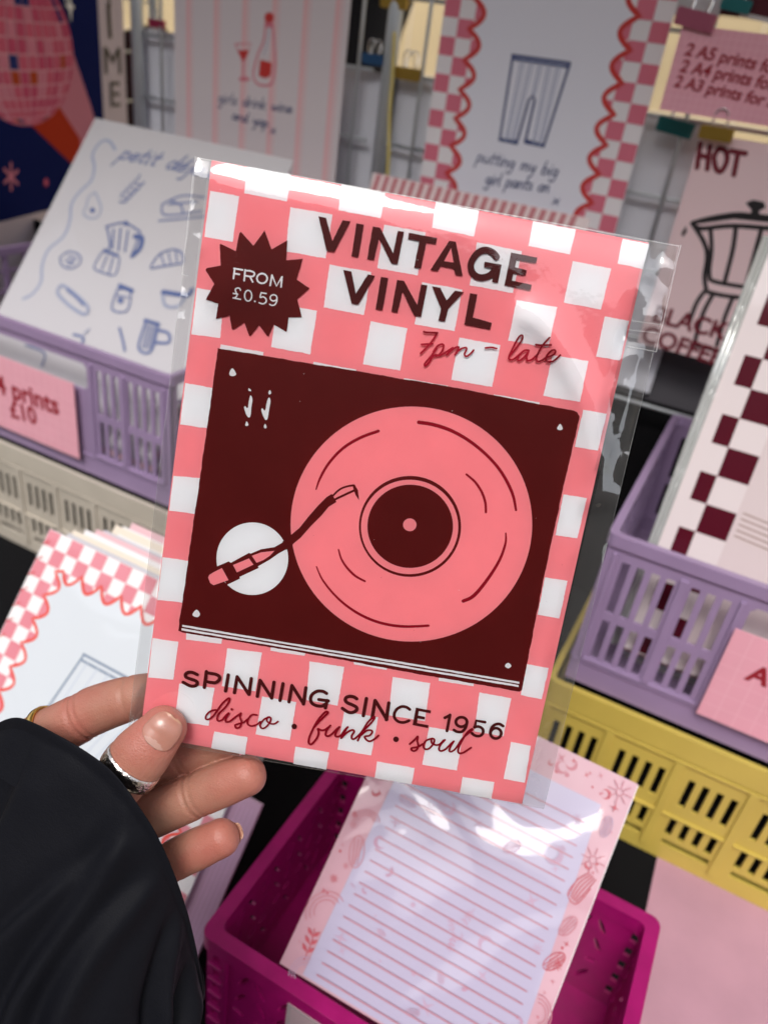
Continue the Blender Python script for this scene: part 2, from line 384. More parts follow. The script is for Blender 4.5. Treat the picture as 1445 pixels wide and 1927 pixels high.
# ================================================================== crates
def rect(x0, y0, x1, y1): return [(x0, y0), (x1, y0), (x1, y1), (x0, y1)]
def slot_groups(x, n, pitch, w, rows):
    return [rect(x+i*pitch, a, x+i*pitch+w, b) for i in range(n) for a, b in rows]
def crate(name, label, cat, m, X0, X1, Y0, Y1, zt, zb, holes, ribs, side_holes, rim=10, rimw=5, group='plastic crates on the black table', tw=2.6, lip=True):
    """holes / ribs in front-panel coordinates: x from the left end, y up from the bottom"""
    w, d, h = X1-X0, Y1-Y0, zt-zb
    root = empty(name, ((X0+X1)/2, (Y0+Y1)/2, zb), label, cat, group)
    mb = MB(); mb.plate((X0, Y0, zb), (1, 0, 0), (0, 0, 1), (0, -1, 0), rect(0, 0, w, h), holes, tw, m)
    for x0, y0, x1, y1 in ribs: mb.box((X0+x0, Y0-2.4, zb+y0), (X0+x1, Y0+.2, zb+y1), m, .5)
    mb.build('front_panel', root)
    mb = MB(); mb.plate((X1, Y1, zb), (-1, 0, 0), (0, 0, 1), (0, 1, 0), rect(0, 0, w, h), holes, tw, m); mb.build('back_panel', root)
    for sx, nx in ((X0, -1), (X1, 1)):
        mb = MB(); O = (sx, Y1-.3 if nx < 0 else Y0+.3, zb+.3)
        mb.plate(O, (0, -1 if nx < 0 else 1, 0), (0, 0, 1), (nx, 0, 0), rect(0, 0, d-.6, h-.6), side_holes, tw, m); mb.build('side_panel', root)
    mb = MB(); mb.box((X0+tw, Y0+tw, zb+1), (X1-tw, Y1-tw, zb+4), m); mb.build('base', root)
    mb = MB(); o = rimw*.5
    mb.plate((X0-o, Y0-o, zt+.4), (1, 0, 0), (0, 1, 0), (0, 0, 1), rrect(w+2*o, d+2*o, 7), [rrect(w-rimw*1.6, d-rimw*1.6, 5, o+rimw*.8)], rim, m)
    r_ = mb.build('rim', root); bv = r_.modifiers.new('round', 'BEVEL'); bv.width = .0012; bv.segments = 2; bv.limit_method = 'ANGLE'; bv.angle_limit = 1.0
    if lip:
        mb = MB(); mb.plate((X0-1.5, Y0-1.5, zb+h*.165), (1, 0, 0), (0, 1, 0), (0, 0, 1), rrect(w+3, d+3, 6), [rrect(w-8, d-8, 4, 5.5)], 2.2, m)
        mb.build('foot_rail', root)
    return root
def rrect(w, h, r, off=0):
    o = []
    for cx, cy, a in ((w-r, r, -90), (w-r, h-r, 0), (r, h-r, 90), (r, r, 180)):
        for k in range(5): t = math.radians(a+k*22.5); o.append((off+cx+r*math.cos(t), off+cy+r*math.sin(t)))
    return o

def lilac_front(w):
    rows = [(29, 68), (76, 124)]; hs = []; ribs = []
    for flip in (0, 1):
        L = []
        L += slot_groups(14, 4, 11.3, 6.3, rows); L += slot_groups(66, 3, 11.3, 6.3, rows)
        if flip: L = [[(w-x, y) for x, y in q][::-1] for q in L]
        hs += L
        rb = [(57, 26, 63, 128), (6, 26, 9.5, 130), (6, 25, 103, 27.5), (100, 26, 104, 128)]
        ribs += [(w-x1, y0, w-x0, y1) if flip else (x0, y0, x1, y1) for x0, y0, x1, y1 in rb]
    hs.append([(108, 102), (112, 98), (w-112, 98), (w-108, 102), (w-108, 122), (w-112, 126), (112, 126), (108, 122)])
    for i in range(int((w-240)/12)): hs.append(rect(118+i*12, 30, 123.4+i*12, 88))
    return hs, ribs
def low_front(w):
    hs = []; ribs = []; x = 14; 
    while x+50 < w:
        hs += slot_groups(x, 4, 11.2, 5.6, [(66, 98), (29, 50)]); hs.append(rect(x+1, 17, x+41, 24))
        ribs.append((x+43, 10, x+50, 112)); ribs.append((x-8, 52, x+43, 54)); x += 58
    ribs.append((3, 112, w-3, 115)); ribs.append((3, 10, 7, 112))
    return hs, ribs
side = lambda d, h: [rect(x, y, x+26, y+h*.16) for x in range(10, int(d)-34, 34) for y in (h*.24, h*.43, h*.62, h*.80)][:28]

hs, rb = lilac_front(444)
crate('lilac_crate', 'lilac slatted crate holding the petit dejeuner prints, standing on the cream crate', 'crate', LILAC, -911, -467, 530, 822, -287, -432, hs, rb, side(292, 145))
hs, rb = lilac_front(400)
crate('lilac_crate', 'lilac slatted crate holding the maroon checkered print, standing on the yellow crate', 'crate', LILAC, -42, 358, 530, 822, -287, -432, hs, rb, side(292, 145))
hs, rb = low_front(470)
crate('cream_crate', 'cream slatted crate on the table underneath the lilac crate', 'crate', CREAM, -922, -452, 524, 828, -436, -574.5, hs, rb, side(304, 138), rim=22, rimw=4, lip=False)
hs, rb = low_front(420)
crate('yellow_crate', 'yellow slatted crate on the table underneath the lilac crate', 'crate', YELLOW, -52, 368, 524, 828, -436, -574.5, hs, rb, side(304, 138), rim=22, rimw=4, lip=False)

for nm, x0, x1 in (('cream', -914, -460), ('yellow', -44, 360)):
    mb = MB(); mb.box((x0, 545, -570), (x1, 815, -445), CLOTHBLK, 12)  # black filler added so the crate inside looks shaded through the slots
    tag(mb.build('slot_shade_block', origin=((x0+x1)/2, 680, -570)), 'black block added inside the %s crate, standing for the shade in its slots' % nm, 'cloth')
def slit(cx, cy, ang, L, w):
    a = math.radians(ang); d = np.array([math.cos(a), math.sin(a)]); n = np.array([-d[1], d[0]])
    c = np.array([cx, cy]); return [tuple(c-d*L/2-n*w/2*.4), tuple(c-d*L/4-n*w/2), tuple(c+d*L/4-n*w/2), tuple(c+d*L/2-n*w/2*.4), tuple(c+d*L/2+n*w/2*.4), tuple(c+d*L/4+n*w/2), tuple(c-d*L/4+n*w/2), tuple(c-d*L/2+n*w/2*.4)]
def small_front(w, h):
    hs = [rect(4.5, 17+i*16, 9.5, 26+i*16) for i in range(5)]+[rect(w-9.5, 17+i*16, w-4.5, 26+i*16) for i in range(5)]
    x = 34
    while x < w-26:
        for sx in (-1, 1):
            hs += [slit(x+sx*6, 80, 90+sx*28, 15, 3.2), slit(x+sx*8, 60, 90+sx*28, 14, 3.0), slit(x+sx*6, 24, 90-sx*28, 15, 3.2), slit(x+sx*8.5, 42, 10*sx, 9, 4.5)]
        x += 29
    return hs
hs = small_front(242, 106)
rbs = [(2+0, 13+i*16, 13, 16+i*16) for i in range(6)]+[(14, 8, 17, 93)]
rbs += [(242-b, c, 242-a, d) for a, c, b, d in rbs]
crate('magenta_crate', 'small magenta crate with slanted slits holding the lined notepad', 'crate', MAGENTA, -167, 75, 215, 374, -466.5, -574.5, hs, rbs, small_front(158, 106), rim=13, rimw=7, lip=False)

# pink runner lying on the black cloth in front of and under the yellow crate
pr = mat('pink_felt', (.45, .25, .32, 1), .8, var=.10, vscale=14, bump=.25, bscale=500)
mb = MB(); mb.plate((82, 70, -574.9), (1, 0, 0), (0, 1, 0), (0, 0, 1), [(9, 0), (700, 0), (700, 900), (-4, 900), (0, 455)], [], .5, pr)
tag(mb.build('table_runner', origin=(400, 400, -575)), 'plain pink runner lying flat on the black cloth by the yellow crate', 'runner')
# ================================================================== hanging posters
WY = 838.0
def wall_sheet(tl, tr, zbot, m, thick=1.0, Y=WY):
    a, b = onY(tl, Y), onY(tr, Y); return Sheet((a[0], Y, zbot), (1, 0, 0), (0, 0, 1), (b[0]-a[0], a[2]-zbot), m, thick), b[0]-a[0], a[2]-zbot

# --- disco ball poster on the angled screen
disco_blue = mat('deep_blue_print', (.0045, .010, .085, 1), .9, spec=.08)
A = onL((245, 300)); 
tl = onL((-80, 2), 0)
def L2(p): P = onL(p); return np.array([(P-LQ)@LD, P[2]])
bot = L2((100, 400))[1]; right = L2((236, 120))[0]
left = -640
S = Sheet(LQ+LD*left+np.array([0, 0, bot]), LD, (0, 0, 1), (right-left, 520), mat('pale_pink_paper', (.58, .50, .56, 1), .8, spec=.1), 1.5)
xb = S.uv((190, 110))[0]; yb = S.uv((60, 403))[1]
S.poly([(0, yb), (xb, yb), (xb, 520), (0, 520)], disco_blue, px=False)
S.poly([(105, 200), (138, 100), (172, 200), (205, 330), (160, 330), (150, 262)], mat('rose_print', (.55, .20, .28, 1), .8, spec=.08))
S.poly([(60, 236), (112, 200), (152, 262), (150, 318), (132, 305)], mat('orange_red_print', (.42, .035, .012, 1), .8, spec=.08))
ballc = S.uv((42, 92)); rr = S.uv((138, 100))[0]-ballc[0]; rb_ = ballc[1]-S.uv((52, 237))[1]
pk = [mat('ball_pink_%s' % k, c, .8, spec=.08) for k, c in (('deep', (.52, .075, .16, 1)), ('mid', (.58, .11, .19, 1)), ('light', (.62, .21, .30, 1)))]
odd = [mat('ball_blue', (.02, .03, .15, 1), .8, spec=.08), mat('ball_green', (.015, .035, .018, 1), .8, spec=.08), mat('ball_orange', (.42, .06, .02, 1), .8, spec=.08)]
gl = mat('ball_seam_pink', (.70, .36, .44, 1), .8, spec=.08)
S.ellipse(ballc, rr, rb_, gl, px=False)
rows = 15; lat = np.linspace(-1.45, 1.45, rows)
for i in range(rows-1):
    for j in range(17):
        l0, l1 = -1.5+j*3/17, -1.5+(j+1)*3/17
        q = []
        for la, lo in ((lat[i]+.012, l0+.012), (lat[i]+.012, l1-.012), (lat[i+1]-.012, l1-.012), (lat[i+1]-.012, l0+.012)):
            q.append((ballc[0]+rr*math.cos(la)*math.sin(lo), ballc[1]+rb_*math.sin(la)-.07*rb_*math.cos(la)*math.cos(lo)))
        u = rng.random(); S.poly(q, odd[int(rng.integers(0, 3))] if u < .075 else pk[0 if u < .5 else 1 if u < .86 else 2], px=False)
for t in range(3): 
    a = t*math.pi/3+.35; c = np.array(S.uv((20, 332))); d = np.array([math.cos(a), math.sin(a)])*18; S.stroke([c-d, c+d], 4.5, pk[2], px=False)
S.ellipse(S.uv((86, 343)), 6, 6, pk[1], px=False, n=20)
c = S.uv((131, 12)); S.poly([c+np.array(o) for o in ((0, 22), (4, 4), (13, 0), (4, -4), (0, -22), (-4, -4), (-13, 0), (-4, 4))], PAPER, px=False)
c = S.uv((122, -6)); S.poly([c+np.array(o) for o in ((0, 12), (2, 2), (7, 0), (2, -2), (0, -12), (-2, -2), (-7, 0), (-2, 2))], PAPER, px=False)
for ch, a, b in (('T', (196, 14), (216, 14)), ('I', (204, 72), (210, 72)), ('M', (197, 139), (228, 139)), ('E', (208, 200), (226, 200))):
    S.text(ch, a, b, BLACKINK, tall=.66)
tag(S.build('disco_poster', origin=LQ), 'dark blue poster of a pink disco ball, hung on the angled grid', 'poster')

# --- wine print
S, w, h = wall_sheet((328, 0), (660, 0), -250, mat('pale_rose_print', (.66, .59, .61, 1), .5, coat=.5, wave=.2, wscale=6)); zt = h
S2, _, _ = (None, 0, 0)
S.mb = MB(); S.mb.plate(S.O, S.U, S.V, S.N, rect(0, 0, w, h+42), [], 1, mat('pale_rose_print', None))
st = mat('blurry_rose_stripe', (.74, .44, .46, 1), .6)
for k in range(6): u = w*(.075+.17*k); S.poly(rect(u, 0, u+6.5, h+42), st, px=False); S.poly(rect(u+8.5, 0, u+10, h+42), st, px=False)
S.stroke([(443, 83), (473, 82), (461, 112), (458, 118), (443, 83)], 1.6, DULLPINK, smooth=False)
S.poly([(447, 95), (470, 94), (459, 116)], RED); S.stroke([(459, 116), (458, 145)], 2.2, DULLPINK); S.ellipse((460, 149), 11, 4, DULLPINK, n=24)
S.stroke([(500, 42), (497, 75), (485, 105), (477, 140), (484, 157), (500, 161), (513, 155), (518, 120), (516, 75), (513, 45)], 2.4, DULLPINK)
S.ellipse((507, 33), 9, 10, RED, n=28); S.poly([(500, 42), (513, 42), (512, 52), (501, 52)], DULLPINK)
S.poly([(490, 112), (512, 118), (510, 142), (500, 148), (487, 143)], RED)
S.stroke([(508, 52), (503, 80), (496, 104)], .9, SOFTBLUE)
S.hand('girls drink wine', (410, 192), (549, 213), 11.5, 1.3, NAVY); S.hand('and yap', (436, 224), (505, 240), 11, 1.3, NAVY); S.hand('x', (508, 250), (520, 252), 10, 1.3, NAVY)
tag(S.build('wine_print', origin=(S.O[0], WY, -250)), 'pale striped print of a wine glass and bottle hung on the grid', 'print', 'prints hung on the grid')

# --- the same checkered trousers artwork, used for the poster and the print on the table
CHK = mat('faded_rose_check', (.66, .16, .23, 1), .5, coat=.4, wave=.2, wscale=6)
WAVER = mat('red_wave_line', (.55, .035, .03, 1), .5)
def trousers_art(S, w, h, cell, bg, chk, white, line, n=3, lw=3.2):
    nu, nv = int(round(w/cell)), int(round(h/cell)); cu, cv_ = w/nu, h/nv
    S.poly(rect(.3, .3, w-.3, h-.3), white, px=False)
    for i in range(nu):
        for j in range(nv):
            if (i+j) % 2 == 0 and (i < n or i >= nu-n or j < n or j >= nv-n): S.poly(rect(max(.4, i*cu), max(.4, j*cv_), min(w-.4, (i+1)*cu), min(h-.4, (j+1)*cv_)), chk, px=False)
    b = cell*2.25; amp = cell*.42; pts = []
    def side_(p, q, nin):
        p, q = np.array(p), np.array(q); L = np.linalg.norm(q-p); k = max(2, round(L/(cell*1.62))); m_ = int(k*12)
        for t in range(m_): s_ = t/m_; pts.append(p+(q-p)*s_+np.array(nin)*amp*(abs(math.sin(math.pi*k*s_))*2-1.1))
    side_((b, b), (w-b, b), (0, 1)); side_((w-b, b), (w-b, h-b), (-1, 0)); side_((w-b, h-b), (b, h-b), (0, -1)); side_((b, h-b), (b, b), (1, 0))
    S.poly(pts, bg, px=False); S.stroke(pts, lw, line, px=False, smooth=False, closed=True)
WHITEC = mat('dull_white_print', (.78, .74, .76, 1), .5)
a, b = onY((838, 0), WY), onY((1275, 0), WY); w = b[0]-a[0]; h = w*1.414
zb_ = onY((1000, 2), WY)[2]+62-h
S = Sheet((a[0], WY, zb_), (1, 0, 0), (0, 0, 1), (w, h), PAPER, 1.2)
LAVG = mat('cool_white_print', (.76, .76, .84, 1), .45, coat=.45, wave=.2, wscale=5)
trousers_art(S, w, h, w/13.4, LAVG, CHK, WHITEC, WAVER, lw=4.8)
def trousers(S, T, lw, m):
    for pl in ([(965, 105), (940, 265), (972, 270)], [(972, 270), (995, 188), (1003, 180), (1006, 188), (988, 268)], [(988, 268), (1022, 277), (1072, 120)], [(964, 104), (1072, 119)], [(966, 111), (1070, 126)], [(940, 262), (972, 266)], [(988, 264), (1022, 273)]):
        S.stroke([T(p) for p in pl], lw, m, smooth=False)
    for f in (.16, .32, .48, .64, .80):
        top = np.array((965, 108))*(1-f)+np.array((1070, 123))*f
        bo = (np.array((940, 265))*(1-f*2.1)+np.array((972, 270))*f*2.1) if f < .45 else (np.array((988, 268))*(1-(f-.45)*2.1)+np.array((1022, 277))*(f-.45)*2.1)
        if abs(f-.48) < .05: bo = np.array((1002, 178))
        S.stroke([T(top), T(bo)], lw*.5, SOFTBLUE, smooth=False); S.stroke([T(top+[6, 1]), T(bo+[4, 0])], lw*.4, SOFTBLUE, smooth=False)
trousers(S, lambda p: p, 2.6, NAVY)
S.hand('putting my big', (896, 303), (1048, 332), 12, 1.3, NAVY); S.hand('girl pants on', (912, 345), (1032, 362), 12, 1.3, NAVY); S.hand('x', (1038, 383), (1052, 385), 10, 1.3, NAVY)
tag(S.build('trousers_poster', origin=(a[0], WY, zb_)), 'large print of striped trousers with a red wavy checkered border, hung on the grid', 'poster', 'prints hung on the grid')

# --- coffee print
S, w, h = wall_sheet((1320, 250), (1545, 293), onY((1240, 655), WY)[2], mat('coffee_print_pink', (.80, .60, .62, 1), .45, coat=.45, wave=.2, wscale=6))
MAROON2 = mat('maroon_ink', (.15, .006, .018, 1), .55)
for ch in ([(1317, 270), (1311, 315)], [(1335, 275), (1330, 318)], [(1314, 292), (1332, 296)]), ([(1352, 279), (1343, 295), (1347, 318), (1357, 322), (1367, 302), (1364, 284), (1352, 279)],), ([(1374, 284), (1402, 289)], [(1388, 287), (1380, 329)]):
    for pl in ch: S.stroke(pl, 4.6, MAROON2)
for pl, lw in (([(1302, 420), (1330, 412), (1378, 404), (1410, 405), (1470, 412)], 3.2), ([(1302, 420), (1318, 430), (1380, 425), (1470, 432)], 3.4), ([(1302, 420), (1322, 452), (1330, 480), (1325, 520), (1328, 545)], 3.2),
               ([(1336, 430), (1338, 470), (1334, 515), (1345, 530), (1420, 543), (1470, 552)], 3.0), ([(1384, 425), (1378, 470), (1362, 533)], 3.2), ([(1432, 430), (1416, 490), (1402, 540)], 3.2),
               ([(1326, 548), (1360, 556), (1410, 562), (1470, 570)], 3.2), ([(1328, 545), (1310, 570), (1295, 610)], 3.2), ([(1340, 555), (1320, 595), (1305, 650)], 3.2), ([(1378, 560), (1362, 600), (1348, 650)], 3.0), ([(1300, 648), (1370, 665)], 3.0)):
    S.stroke(pl, lw*1.3, BLACKINK)
S.poly([(1312, 416), (1380, 405), (1470, 413), (1470, 421), (1380, 412), (1316, 421)], BLACKINK); S.poly([(1402, 382), (1416, 376), (1436, 380), (1440, 390), (1428, 397), (1428, 406), (1412, 406), (1413, 395)], BLACKINK); S.poly([(1290, 425), (1292, 436), (1284, 446), (1281, 440)], BLACKINK)
for word, p0, p1, sz in (('black', (1226, 604), (1364, 640), 1), ('coffee', (1204, 640), (1352, 690), 1)):
    S.text(word.upper(), p0, p1, MAROON2, bold=.03, tall=1.0)
tag(S.build('coffee_print', origin=S.O), 'pale pink print of a black coffee pot lettered hot black coffee', 'print', 'prints hung on the grid')

# --- maroon framed print at the very top right, and a clear film scrap beside it
S, w, h = wall_sheet((1372, -40), (1530, 0), onY((1400, 33), WY)[2], mat('dark_maroon_print', (.07, .004, .012, 1), .4, coat=.5), 3)
S.poly([(1392, 22), (1500, 46), (1500, 56), (1390, 31)], mat('clear_film_edge', (.55, .56, .57, 1), .3))
tag(S.build('maroon_print', origin=S.O), 'dark maroon print in a clear sleeve hanging above the pink price list', 'print', 'prints hung on the grid')
S, w, h = wall_sheet((1280, -50), (1372, -35), onY((1330, 35), WY+6)[2], mat('crumpled_clear_film', (.50, .51, .53, 1), .2, coat=1, wave=.9, wscale=25), .6, WY+6)
tag(S.build('film_scrap', origin=S.O), 'crumpled clear film behind the pink clip at top right', 'film')

# --- pink price list
def price_grid(S, w, h, step=7.5):
    for k in range(1, int(w/step)): S.poly(rect(k*step-.35, 0, k*step+.35, h), CARDLINE, px=False)
    for k in range(1, int(h/step)): S.poly(rect(0, k*step-.35, w, k*step+.35), CARDLINE, px=False)
SY = WY-14
O = onY((1240, 206), SY); TL_ = onY((1286, 46), SY); BR_ = onY((1445, 238), SY); 
U = unit(BR_-O); V = unit(TL_-O-U*((TL_-O)@U)); h = (TL_-O)@V
S = Sheet(O, U, V, (215, h), CARDPINK, .8); price_grid(S, 215, h, 6)
for tx, p0, p1 in (('2 A5 prints for', (1286, 103), (1464, 141)), ('2 A4 prints for', (1277, 134), (1455, 171)), ('2 A3 prints for', (1266, 162), (1434, 199))):
    S.text(tx, p0, p1, CRIMSON, bold=.028, shear=.12)
S.text('£', (1441, 200), (1450, 202), CRIMSON, bold=.028, shear=.12)
tag(S.build('price_list', origin=O), 'pink gridded card listing three print sizes, hung by a pink clip', 'sign', 'pink price cards')

# --- pink and white striped print peeping out behind the held print
O = onY((706, 342), 806)
O = O+np.array([-4, 0, 9]); S = Sheet(O+np.array([0, -110, -450]), (1, 0, 0), unit((0, 110, 450)), (244, 463), mat('pale_print_back', (.72, .60, .60, 1), .5), 1)
k = 0
while k*10.5 < 230: S.poly([(k*10.5+5, 462.5), (k*10.5+11.2, 462.5), (k*10.5+7.4, 434), (k*10.5+1.2, 434)], mat('dusty_rose_stripe', (.48, .17, .19, 1), .5), px=False); k += 1
tag(S.build('striped_print', origin=O), 'print with a dusty pink striped top edge leaning below the trousers poster', 'print')

# ================================================================== binder clips
def clip(p, Y, m, label, s=1.0, tilt=0.0):
    c = onY(p, Y); root = empty('binder_clip', c, label, 'binder clip', 'binder clips on the grid'); w = 15*s; hh = 12*s
    ca, sa = math.cos(tilt), math.sin(tilt); Tn = lambda x, y, z: c+np.array([x*ca-z*sa, y, x*sa+z*ca])
    prof = [(-5.5*s, hh/2), (5.5*s, hh/2), (1.2*s, -hh/2), (-1.2*s, -hh/2)]
    mb = MB(); vs = [Tn(x, y, z) for x in (-w, w) for y, z in prof]
    mb.add(vs, [(0, 1, 2, 3), (7, 6, 5, 4), (0, 4, 5, 1), (1, 5, 6, 2), (2, 6, 7, 3), (3, 7, 4, 0)], m)
    for x in (-w, w-2.4*s-.01): 
        mb.tube([Tn(x, -4.2*s, hh/2-1), Tn(x, -1.6*s, -hh/2+1)], 1.2*s, m, 6)
    mb.build('jaw', root)
    for y in (-3*s, 3*s):
        mb = MB(); mb.tube(catmull([Tn(-6*s, y, hh/2-1), Tn(-6.5*s, y*1.8, hh/2+8*s), Tn(-3*s, y*2.6, hh/2+15*s), Tn(3*s, y*2.6, hh/2+15*s), Tn(6.5*s, y*1.8, hh/2+8*s), Tn(6*s, y, hh/2-1)], 4), .75*s, STEEL, 6)
        mb.build('wire_handle', root, True)
    return root
cg = mat('gold_clip_metal', (.42, .28, .05, 1), .35, metal=.5); ct = mat('teal_clip', (.01, .16, .17, 1), .4); cp = mat('dusty_pink_clip', (.40, .10, .17, 1), .45)
cb = mat('blue_clip', (.02, .09, .22, 1), .4); cr = mat('crimson_clip', (.35, .03, .08, 1), .4)
clip((770, 140), GY-4, cg, 'gold binder clip on the white board just right of the post', 1.0)
clip((743, 4), GY-4, cg, 'gold binder clip on top of the grid post at the picture edge', 1.0)
clip((1348, 252), WY-8, cg, 'gold binder clip holding the coffee print', .95)
clip((703, 112), GY-4, cb, 'blue binder clip on the white board left of the post', .85)
clip((1271, 240), GY-8, ct, 'teal binder clip on the white board below the price list', 1.1, -.1)
clip((1385, 10), WY-8, ct, 'teal binder clip at top right beside the dark maroon print', .8, -.1)
clip((1309, 38), SY-2, cp, 'dusty pink binder clip on the corner of the pink price list', 1.1, -.12)
clip((296, 45), GY-4, cr, 'crimson binder clip on the narrow white board left of the wine print', .75)
# ================================================================== prints in the left crate
LEAN = np.array([0, .635, .7725])
Xr = -500.0; TR = onX((553, 302), Xr); TLx = onY((180, 222), TR[1])[0]; w = Xr-TLx; L = 392
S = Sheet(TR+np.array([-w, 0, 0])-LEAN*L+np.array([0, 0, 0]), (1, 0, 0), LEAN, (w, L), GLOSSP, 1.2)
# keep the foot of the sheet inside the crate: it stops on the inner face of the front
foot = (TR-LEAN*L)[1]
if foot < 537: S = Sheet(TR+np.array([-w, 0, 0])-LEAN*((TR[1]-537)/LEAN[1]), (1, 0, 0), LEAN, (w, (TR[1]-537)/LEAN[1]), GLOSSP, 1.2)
SB = mat('smoky_blue_ink', (.10, .135, .29, 1), .6); PB = mat('pale_blue_line', (.25, .28, .40, 1), .6)
st = lambda pts, w_=1.6, m=SB, **k: S.stroke(pts, w_, m, **k)
st([(217, 281), (205, 265), (190, 268), (175, 290), (178, 315), (172, 340), (150, 362), (135, 385), (132, 415), (120, 445), (92, 470), (80, 500), (78, 530), (62, 553), (45, 562)], 3.6, PB)
S.hand('petit déjeuner', (222, 298), (445, 345), 21, 2.3, MIDBLUE, slant=.5)
for dx, dy in ((0, 0), (8, -8), (16, -16), (24, -24), (32, -33)): st([(226+dx, 380+dy), (236+dx, 384+dy-3), (240+dx, 376+dy)], 2.2, MIDBLUE); st([(228+dx, 372+dy), (232+dx, 362+dy)], 2.0, MIDBLUE)
st([(180, 362), (168, 372), (163, 390), (158, 402), (170, 411), (185, 408), (191, 393), (186, 375), (180, 362)], 2.2, PB); S.ellipse((175, 396), 5, 5, MIDBLUE, n=18)
# cake slice
for pl in ([(306, 385), (325, 375), (350, 368), (385, 372)], [(306, 385), (312, 405), (380, 398)], [(318, 385), (372, 380)], [(300, 416), (385, 408)], [(322, 378), (340, 386), (345, 400)]): st(pl, 2.2, SB)
# moka pot
for pl in ([(202, 428), (208, 462), (197, 475)], [(200, 427), (235, 420), (265, 437)], [(265, 440), (250, 478)], [(215, 432), (212, 468)], [(228, 430), (224, 472)], [(242, 434), (236, 474)]): st(pl, 2.4, MIDBLUE)
S.poly([(196, 468), (224, 479), (226, 486), (194, 474)], MIDBLUE); S.ellipse((238, 421), 5, 5, MIDBLUE, n=18)
st([(255, 445), (268, 449), (264, 468), (250, 482)], 6, MIDBLUE)
for pl in ([(193, 475), (178, 503), (195, 514), (218, 517), (226, 487)], [(203, 482), (192, 508)], [(214, 485), (206, 514)]): st(pl, 2.0, SB)
# strawberry, croissant, baguette, jar, cup, mug, spoon, bowl
st([(114, 485), (130, 474), (150, 480), (152, 495), (136, 506), (118, 500), (114, 485)], 2.0, SB); st([(124, 490), (140, 494), (128, 499)], 2.0, SB); st([(130, 482), (146, 488)], 2.0, SB)
st([(284, 503), (300, 480), (325, 470), (342, 476), (345, 494), (330, 498), (305, 502), (286, 506)], 2.2, SB); 
for k in range(3): st([(304+k*14, 480-k*3), (310+k*12, 498-k*2)], 1.8, SB)
st([(110, 545), (120, 538), (150, 560), (167, 580), (160, 592), (135, 578), (112, 556), (110, 545)], 4.0, PB); st([(128, 546), (145, 560), (158, 574)], 3.2, SB)
st([(222, 545), (246, 547), (240, 585), (212, 582), (222, 545)], 2.2, SB); st([(226, 538), (250, 548)], 5, MIDBLUE); S.ellipse((228, 566), 6, 6, SB, n=18); st([(220, 556), (242, 560)], 1.6, SB)
st([(307, 553), (312, 575), (335, 577), (350, 560)], 3.4, PB); st([(308, 550), (352, 556), (362, 546)], 5.5, MIDBLUE)
st([(275, 606), (262, 655), (285, 662), (298, 615)], 3, SB); st([(274, 603), (300, 611)], 4, MIDBLUE); st([(300, 622), (318, 628), (318, 645), (292, 645)], 3.4, SB)
for k in range(4): st([(279+k*5, 612+k), (269+k*5, 655+k)], 1.6, SB)
st([(226, 618), (232, 640), (236, 660)], 3.0, SB); st([(140, 630), (158, 636), (154, 650)], 3.0, SB); st([(160, 628), (170, 620)], 2.2, PB); st([(50, 650), (85, 665), (80, 690)], 2.2, SB)
tag(S.build('breakfast_print', origin=S.O), 'white print of blue breakfast doodles lettered petit déjeuner, front of the lilac crate', 'print', 'prints filed in the crates')
# the prints filed behind it
filed = [mat('filed_print_%s' % n, c, .5, coat=.5, wave=.3, wscale=9) for n, c in (('white', (.74, .72, .74, 1)), ('rose', (.68, .42, .46, 1)), ('grey', (.5, .5, .55, 1)), ('cream', (.70, .62, .52, 1)))]
def filed_stack(S0, w, L, n, dx, dup, gap, label, shrink=0):
    for k in range(1, n+1):
        O = S0.O+np.array([dx*k+rng.normal()*1.5, 0, 0])-S0.N*gap*k+S0.V*(dup*k+rng.normal()*1.2)
        Sx = Sheet(O, S0.U, S0.V, (w-3-shrink*k, L-4), filed[k % 4], 1.0)
        Sx.poly(rect(6, 6, w-9-shrink*k, L-10), filed[(k+1) % 4], px=False)
        tag(Sx.build('filed_print', origin=Sx.O), label, 'print', label.replace('print filed', 'prints filed').replace('pale print stacked', 'pale prints stacked'))
filed_stack(S, w, S.inv[1]@(TR-S.O) if False else (TR[1]-S.O[1])/LEAN[1], 3, 1.5, -4, 7, 'print filed behind the breakfast print in the lilac crate')

# ================================================================== maroon checkered print in the right crate
d2 = np.array([0, .342, .940]); O = np.array([-9.5, 545, -392.])
MCHK = mat('maroon_check_ink', (.075, .003, .012, 1), .4, spec=.1, coat=.8, wave=.34, wscale=6)
S = Sheet(O, (1, 0, 0), d2, (225, 330), mat('pale_check_print', (.68, .60, .61, 1), .4, coat=.8, wave=.34, wscale=6), 1.2)
# print edge runs a little inside the clear bag
c0 = 23.0
for j in range(18):
    for i in range(0, 12):
        if (i+j) % 2 == 0:
            u0, v0 = 10-c0*.45+i*c0, j*c0-6
            a, b, c_, d_ = max(10, u0), max(1, v0), min(215, u0+c0), min(329, v0+c0)
            if c_ > a and d_ > b and (i < 2 or j > 15): S.poly(rect(a, b, c_, d_), MCHK, px=False)
S.poly(rect(10+c0*1.55, 1, 215, 300), mat('blush_print_centre', (.62, .52, .53, 1), .4, coat=.8, wave=.34, wscale=6), px=False); BRN = mat('brown_line_ink', (.30, .20, .17, 1), .6)
for k in range(5): S.stroke([(50, 134-k*4.6), (150, 126-k*4.6)], 1.2, BRN, px=False, smooth=False)
S.stroke([(64, 172), (140, 150)], .8, BRN, px=False); S.stroke([(92, 131), (90, 92)], 1.2, BRN, px=False)
tag(S.build('checkered_print', origin=O), 'pale print with a maroon checkered border, front of the lilac crate on the yellow one', 'print', 'prints filed in the crates')
